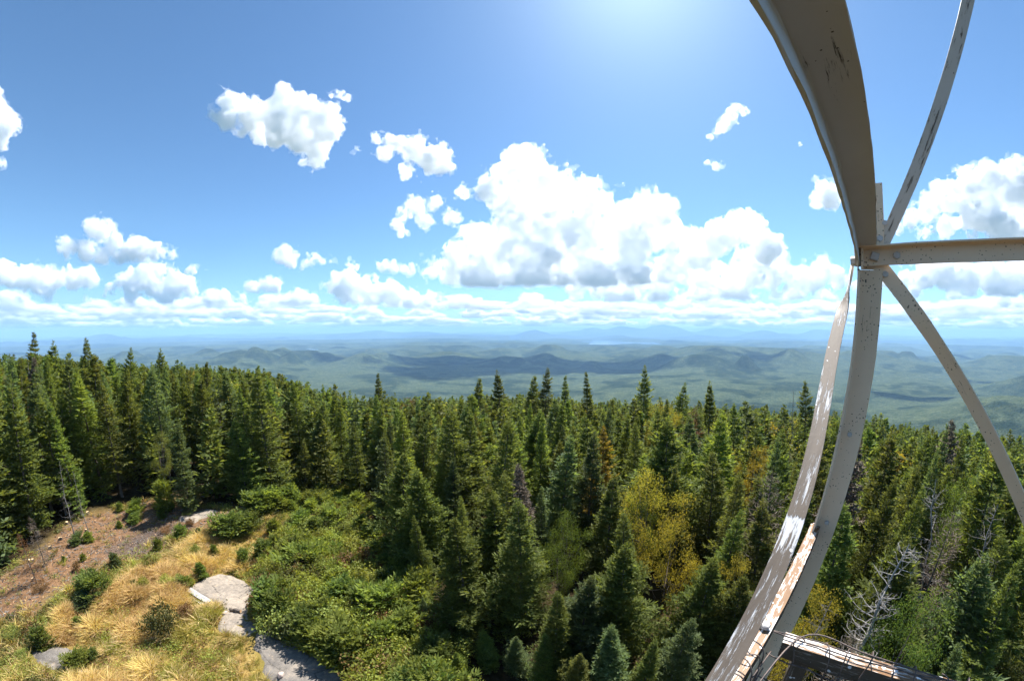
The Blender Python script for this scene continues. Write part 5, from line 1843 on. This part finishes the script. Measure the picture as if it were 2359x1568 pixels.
M_GOLD = leaf_mat('dry_golden_grass', (.30, .215, .06), (.70, .55, .20), .35)
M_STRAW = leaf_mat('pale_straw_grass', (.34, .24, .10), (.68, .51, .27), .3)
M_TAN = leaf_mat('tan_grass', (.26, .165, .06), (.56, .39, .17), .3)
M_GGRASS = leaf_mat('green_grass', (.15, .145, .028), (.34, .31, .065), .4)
gp = [grass_proto(i, 22, h, sp, .0065) + (m_,) for i, (h, sp, m_) in enumerate([(.34, .6, 0), (.28, .9, 0), (.30, 1.0, 1), (.36, .7, 2), (.27, .8, 3), (.24, 1.0, 3)])]
def spots(poly, n, grow=.02):
    lo, hi = poly.min(0), poly.max(0)
    q = rs.uniform(lo, hi, (n, 2))
    q = q[inpoly(q[:, 0] + .4 * fbm(q[:, 0], q[:, 1], 1.5, 3, 2), q[:, 1], poly) & ~on_rock(q[:, 0], q[:, 1], .24) & (np.hypot(q[:, 0], q[:, 1]) > 5)]
    return q
q1 = spots(GOLD, 30000)
n_ = fbm(q1[:, 0], q1[:, 1], 2.6, 4, 44)
n3_ = fbm(q1[:, 0], q1[:, 1], 1.1, 3, 61)
q1 = q1[n_ + n3_ * .5 + rs.normal(0, .2, len(q1)) > -.55]
n_ = fbm(q1[:, 0], q1[:, 1], 2.6, 4, 44) + rs.normal(0, .22, len(q1))
near_ = np.hypot(q1[:, 0], q1[:, 1]) < 13.5
m1 = np.where(n_ > .5, 3, np.where(n_ > .12, rs.integers(0, 2, len(q1)), np.where(n_ > -.2, 2, rs.integers(4, 6, len(q1)))))
m1 = np.where(near_ & (m1 < 2) & (rs.random(len(q1)) < .5), 3, m1)
q2_ = spots(CLEARING, 16000)
s2_ = soft_in(q2_[:, 0], q2_[:, 1], SOIL, .4)
q2_ = q2_[(s2_ < .5) | (rs.random(len(q2_)) < .04)]
m2 = np.where(rs.random(len(q2_)) < .35, rs.integers(0, 3, len(q2_)), rs.integers(4, 6, len(q2_)))
Q, Mm = np.concatenate([q1, q2_]), np.concatenate([m1, m2])
pts = np.stack([Q[:, 0], Q[:, 1], terrain(Q[:, 0], Q[:, 1]) - .02, rs.uniform(.65, 1.3, len(Q)) * np.clip(1 + .7 * fbm(Q[:, 0], Q[:, 1], .9, 3, 88), .5, 1.8), rs.uniform(0, 6.28, len(Q)), Mm, rs.uniform(.9, 1.5, len(Q))], 1)
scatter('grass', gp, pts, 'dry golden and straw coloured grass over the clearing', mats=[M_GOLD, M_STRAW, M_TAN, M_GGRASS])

def heath_proto(seed, n=46, r=.2, h=.16, leaf=.05):
    rng = np.random.default_rng(seed)
    p = np.stack([rng.normal(0, r * .5, n), rng.normal(0, r * .5, n), rng.random(n) * h], 1)
    d = nrm(rng.normal(size=(n, 3)) + [0, 0, .6])
    return diamonds(p, d, leaf * rng.uniform(.7, 1.4, n), leaf * .6 * rng.uniform(.7, 1.3, n), rng, None, np.clip(p[:, 2] / h, 0, 1))
hp = [heath_proto(91) + (0,), heath_proto(92) + (1,), heath_proto(93) + (2,), heath_proto(94, leaf=.06) + (3,)]
q = spots(CLEARING, 19000)
so = soft_in(q[:, 0], q[:, 1], SOIL, .4)
go_ = soft_in(q[:, 0], q[:, 1], GOLD, .5)
f_ = fbm(q[:, 0], q[:, 1], 1.8, 4, 71)
kp = rs.random(len(q)) < np.where(so > .5, .03 + .10 * (f_ > .3), np.where(go_ > .5, np.where(f_ > .2, .55, .05), .75))
q, f_ = q[kp], f_[kp]
md_ = np.where(rs.random(len(q)) < .2, 2, np.where(f_ > .35, 1, np.where(f_ > -.3, 0, 3)))
pts = np.stack([q[:, 0], q[:, 1], terrain(q[:, 0], q[:, 1]), rs.uniform(.7, 1.6, len(q)), rs.uniform(0, 6.28, len(q)), md_, rs.uniform(.9, 1.4, len(q))], 1)
scatter('heath', hp, pts, 'low heath and creeping blueberry leaves among the grass', mats=[M_SHRUB, M_SHRUBB, M_SHRUBR, M_SHRUBD])

# ---- cut stumps, fallen branches and litter on the bare soil
t = NT('pale_stump_top')
M_STUMP = t.surf(t.ramp(t.noise(24, 3, .6), [(.3, (.62, .38, .18)), (.6, (.85, .64, .38))]), .8)
STUMPS = [(395, 480, 26), (690, 205, 22), (530, 285, 20), (470, 410, 18), (485, 407, 16), (235, 585, 20), (262, 580, 22), (225, 440, 16), (615, 255, 20), (345, 620, 14), (680, 345, 18), (262, 730, 14)]
SLAB_ = ['pale cut stump on the orange soil, the largest one', 'cut stump against the forest edge at the back', 'cut stump below the thin dead stems', 'one of two stumps close together, the left one', 'one of two stumps close together, the right one', 'stump at the lower forest edge, left of a pair', 'stump at the lower forest edge, right of a pair', 'small stump in the shade of the left forest edge', 'stump by the forest edge above the orange soil', 'small low stump on the orange soil', 'weathered stump near the burnt soil', 'lowest small stump at the left']
for (x, y, w), lab in zip(STUMPS, SLAB_):
    px = A1([(x, y)])[0]
    g = gpt(*px)
    r = max(wpx(*px, w * .293) / 2, .06)
    e = empty('tree_stump', g)
    a = np.linspace(0, 2 * math.pi, 14, endpoint=False)
    rr_ = r * (1 + .12 * np.sin(3 * a + x) + .08 * np.sin(5 * a))
    top = np.stack([rr_ * np.cos(a), rr_ * np.sin(a), .16 + .02 * np.cos(a + x)], 1)
    bot = np.stack([rr_ * 1.5 * np.cos(a), rr_ * 1.5 * np.sin(a), 0 * a - .08], 1)
    F = [(i, (i + 1) % 14, 14 + (i + 1) % 14, 14 + i) for i in range(14)]
    obj('bark', mesh_from('bark', np.concatenate([bot, top]), F, M_BARK, True), e)
    tp = top * [.985, .985, 1] + [0, 0, .004]
    obj('cut_face', mesh_from('cut_face', np.concatenate([tp, [[0, 0, .165]]]), [(i, (i + 1) % 14, 14) for i in range(14)], M_STUMP), e)
    tag(e, lab, 'stump', 'cut stumps along the forest edge')

FB = []
for k in range(4):
    r_ = np.random.default_rng(200 + k)
    polys = []
    P = np.cumsum(np.concatenate([[[0, 0, .03]], np.stack([np.full(6, .16), r_.normal(0, .035, 6), r_.normal(0, .015, 6)], 1)]), 0) - [.48, 0, 0]
    polys.append((P, np.linspace(.022, .008, 7)))
    for _ in range(3 + k):
        i = r_.integers(1, 6)
        d = nrm(np.array([1, r_.choice([-1, 1]) * r_.uniform(.5, 1.2), r_.uniform(0, .5)]))
        polys.append((np.array([P[i], P[i] + d * .15, P[i] + d * .28 + [0, 0, -.02]]), [.011, .008, .003]))
    v, f = tubes(polys, 5)
    FB.append(mesh_from('fallen_branch', v, f, M_SNAG if k < 3 else M_SNAGD, True))
FBS = [(785, 275, 55, .3, 'white forked branch on the soil below the forest edge'), (830, 340, 70, .1, 'dead branch at the upper left of the burnt soil'), (1215, 445, 50, 2.2, 'pale bent branch at the right of the burnt soil'), (620, 480, 110, 1.0, 'tangle of grey branches on the bare soil'), (650, 460, 90, .2, 'grey branch crossing the tangle'),
       (110, 870, 60, 1.2, 'pale branch on the soil at the left edge'), (30, 870, 60, .8, 'second pale branch at the left edge'), (200, 960, 60, .5, 'grey branch below the heath patch'), (260, 970, 50, .3, 'short branch right of the grey one'), (1780, 165, 120, 3.0, 'dead branch before the back shrubs, left'), (1900, 160, 130, .2, 'long dead branch before the back shrubs, right'),
       (1040, 320, 90, .1, 'grey branch in the middle of the burnt soil'), (1220, 320, 50, 1.0, 'thin branch near the orange fir litter'), (540, 720, 60, 2.6, 'brown branch on the slope of bare soil'), (1420, 180, 60, .4, 'branch left of the pale rock patch'), (160, 790, 70, 2.0, 'dead branch beside the low heath patch'), (730, 310, 50, .2, 'short branch left of the burnt soil'), (1855, 345, 40, .3, 'white stick on the wide fir thicket')]
def fallen(px, w, rz, lab, k, g=None, group=None):
    g = gpt(*px) if g is None else g
    o = bpy.data.objects.new('fallen_branch', FB[k % 4])
    link(o)
    s = max(wpx(*px, w * .293), .4) / .96
    o.location = (g[0], g[1], g[2] + .01)
    o.scale = (s, s, s)
    o.rotation_euler = (0, 0, rz)
    tag(o, lab, 'branch', group)
for k, (x, y, w, rz, lab) in enumerate(FBS):
    fallen(A1([(x, y)])[0], w, rz, lab, k)
fallen(A3([(1085, 320)])[0], 420, .9, 'long bare fallen tree limb at the right end of the shrubs', 1)
fallen(A3([(560, 1120)])[0], 100, .2, 'white twisted twig beside the long slab', 2)
fallen(A2([(1530, 920)])[0], 60, 1.9, 'small white twig right above the long slab', 0)

def stick_proto(seed, l, w):
    V, F = box_bm(l, w, w * .7, seg=2, jit=w * .8, seed=seed)
    V = np.array(V) + [0, 0, w * .4]
    F = np.array(F[:-2])
    return V, F, np.zeros(len(V))
lp = [stick_proto(1, .26, .014) + (0,), stick_proto(2, .16, .02) + (1,), stick_proto(3, .1, .05) + (2,), stick_proto(4, .2, .012) + (3,)]
q = spots(SOIL, 4200)
pts = np.stack([q[:, 0], q[:, 1], terrain(q[:, 0], q[:, 1]) + .005, rs.uniform(.5, 1.7, len(q)), rs.uniform(0, 6.28, len(q)), rs.choice([0, 0, 1, 2, 2, 2, 3], len(q)), np.ones(len(q))], 1)
scatter('wood_litter', lp, pts, 'chips, twigs and bark scattered over the bare soil', mats=[M_SNAGD, M_CUT, M_BARK, M_SNAG])
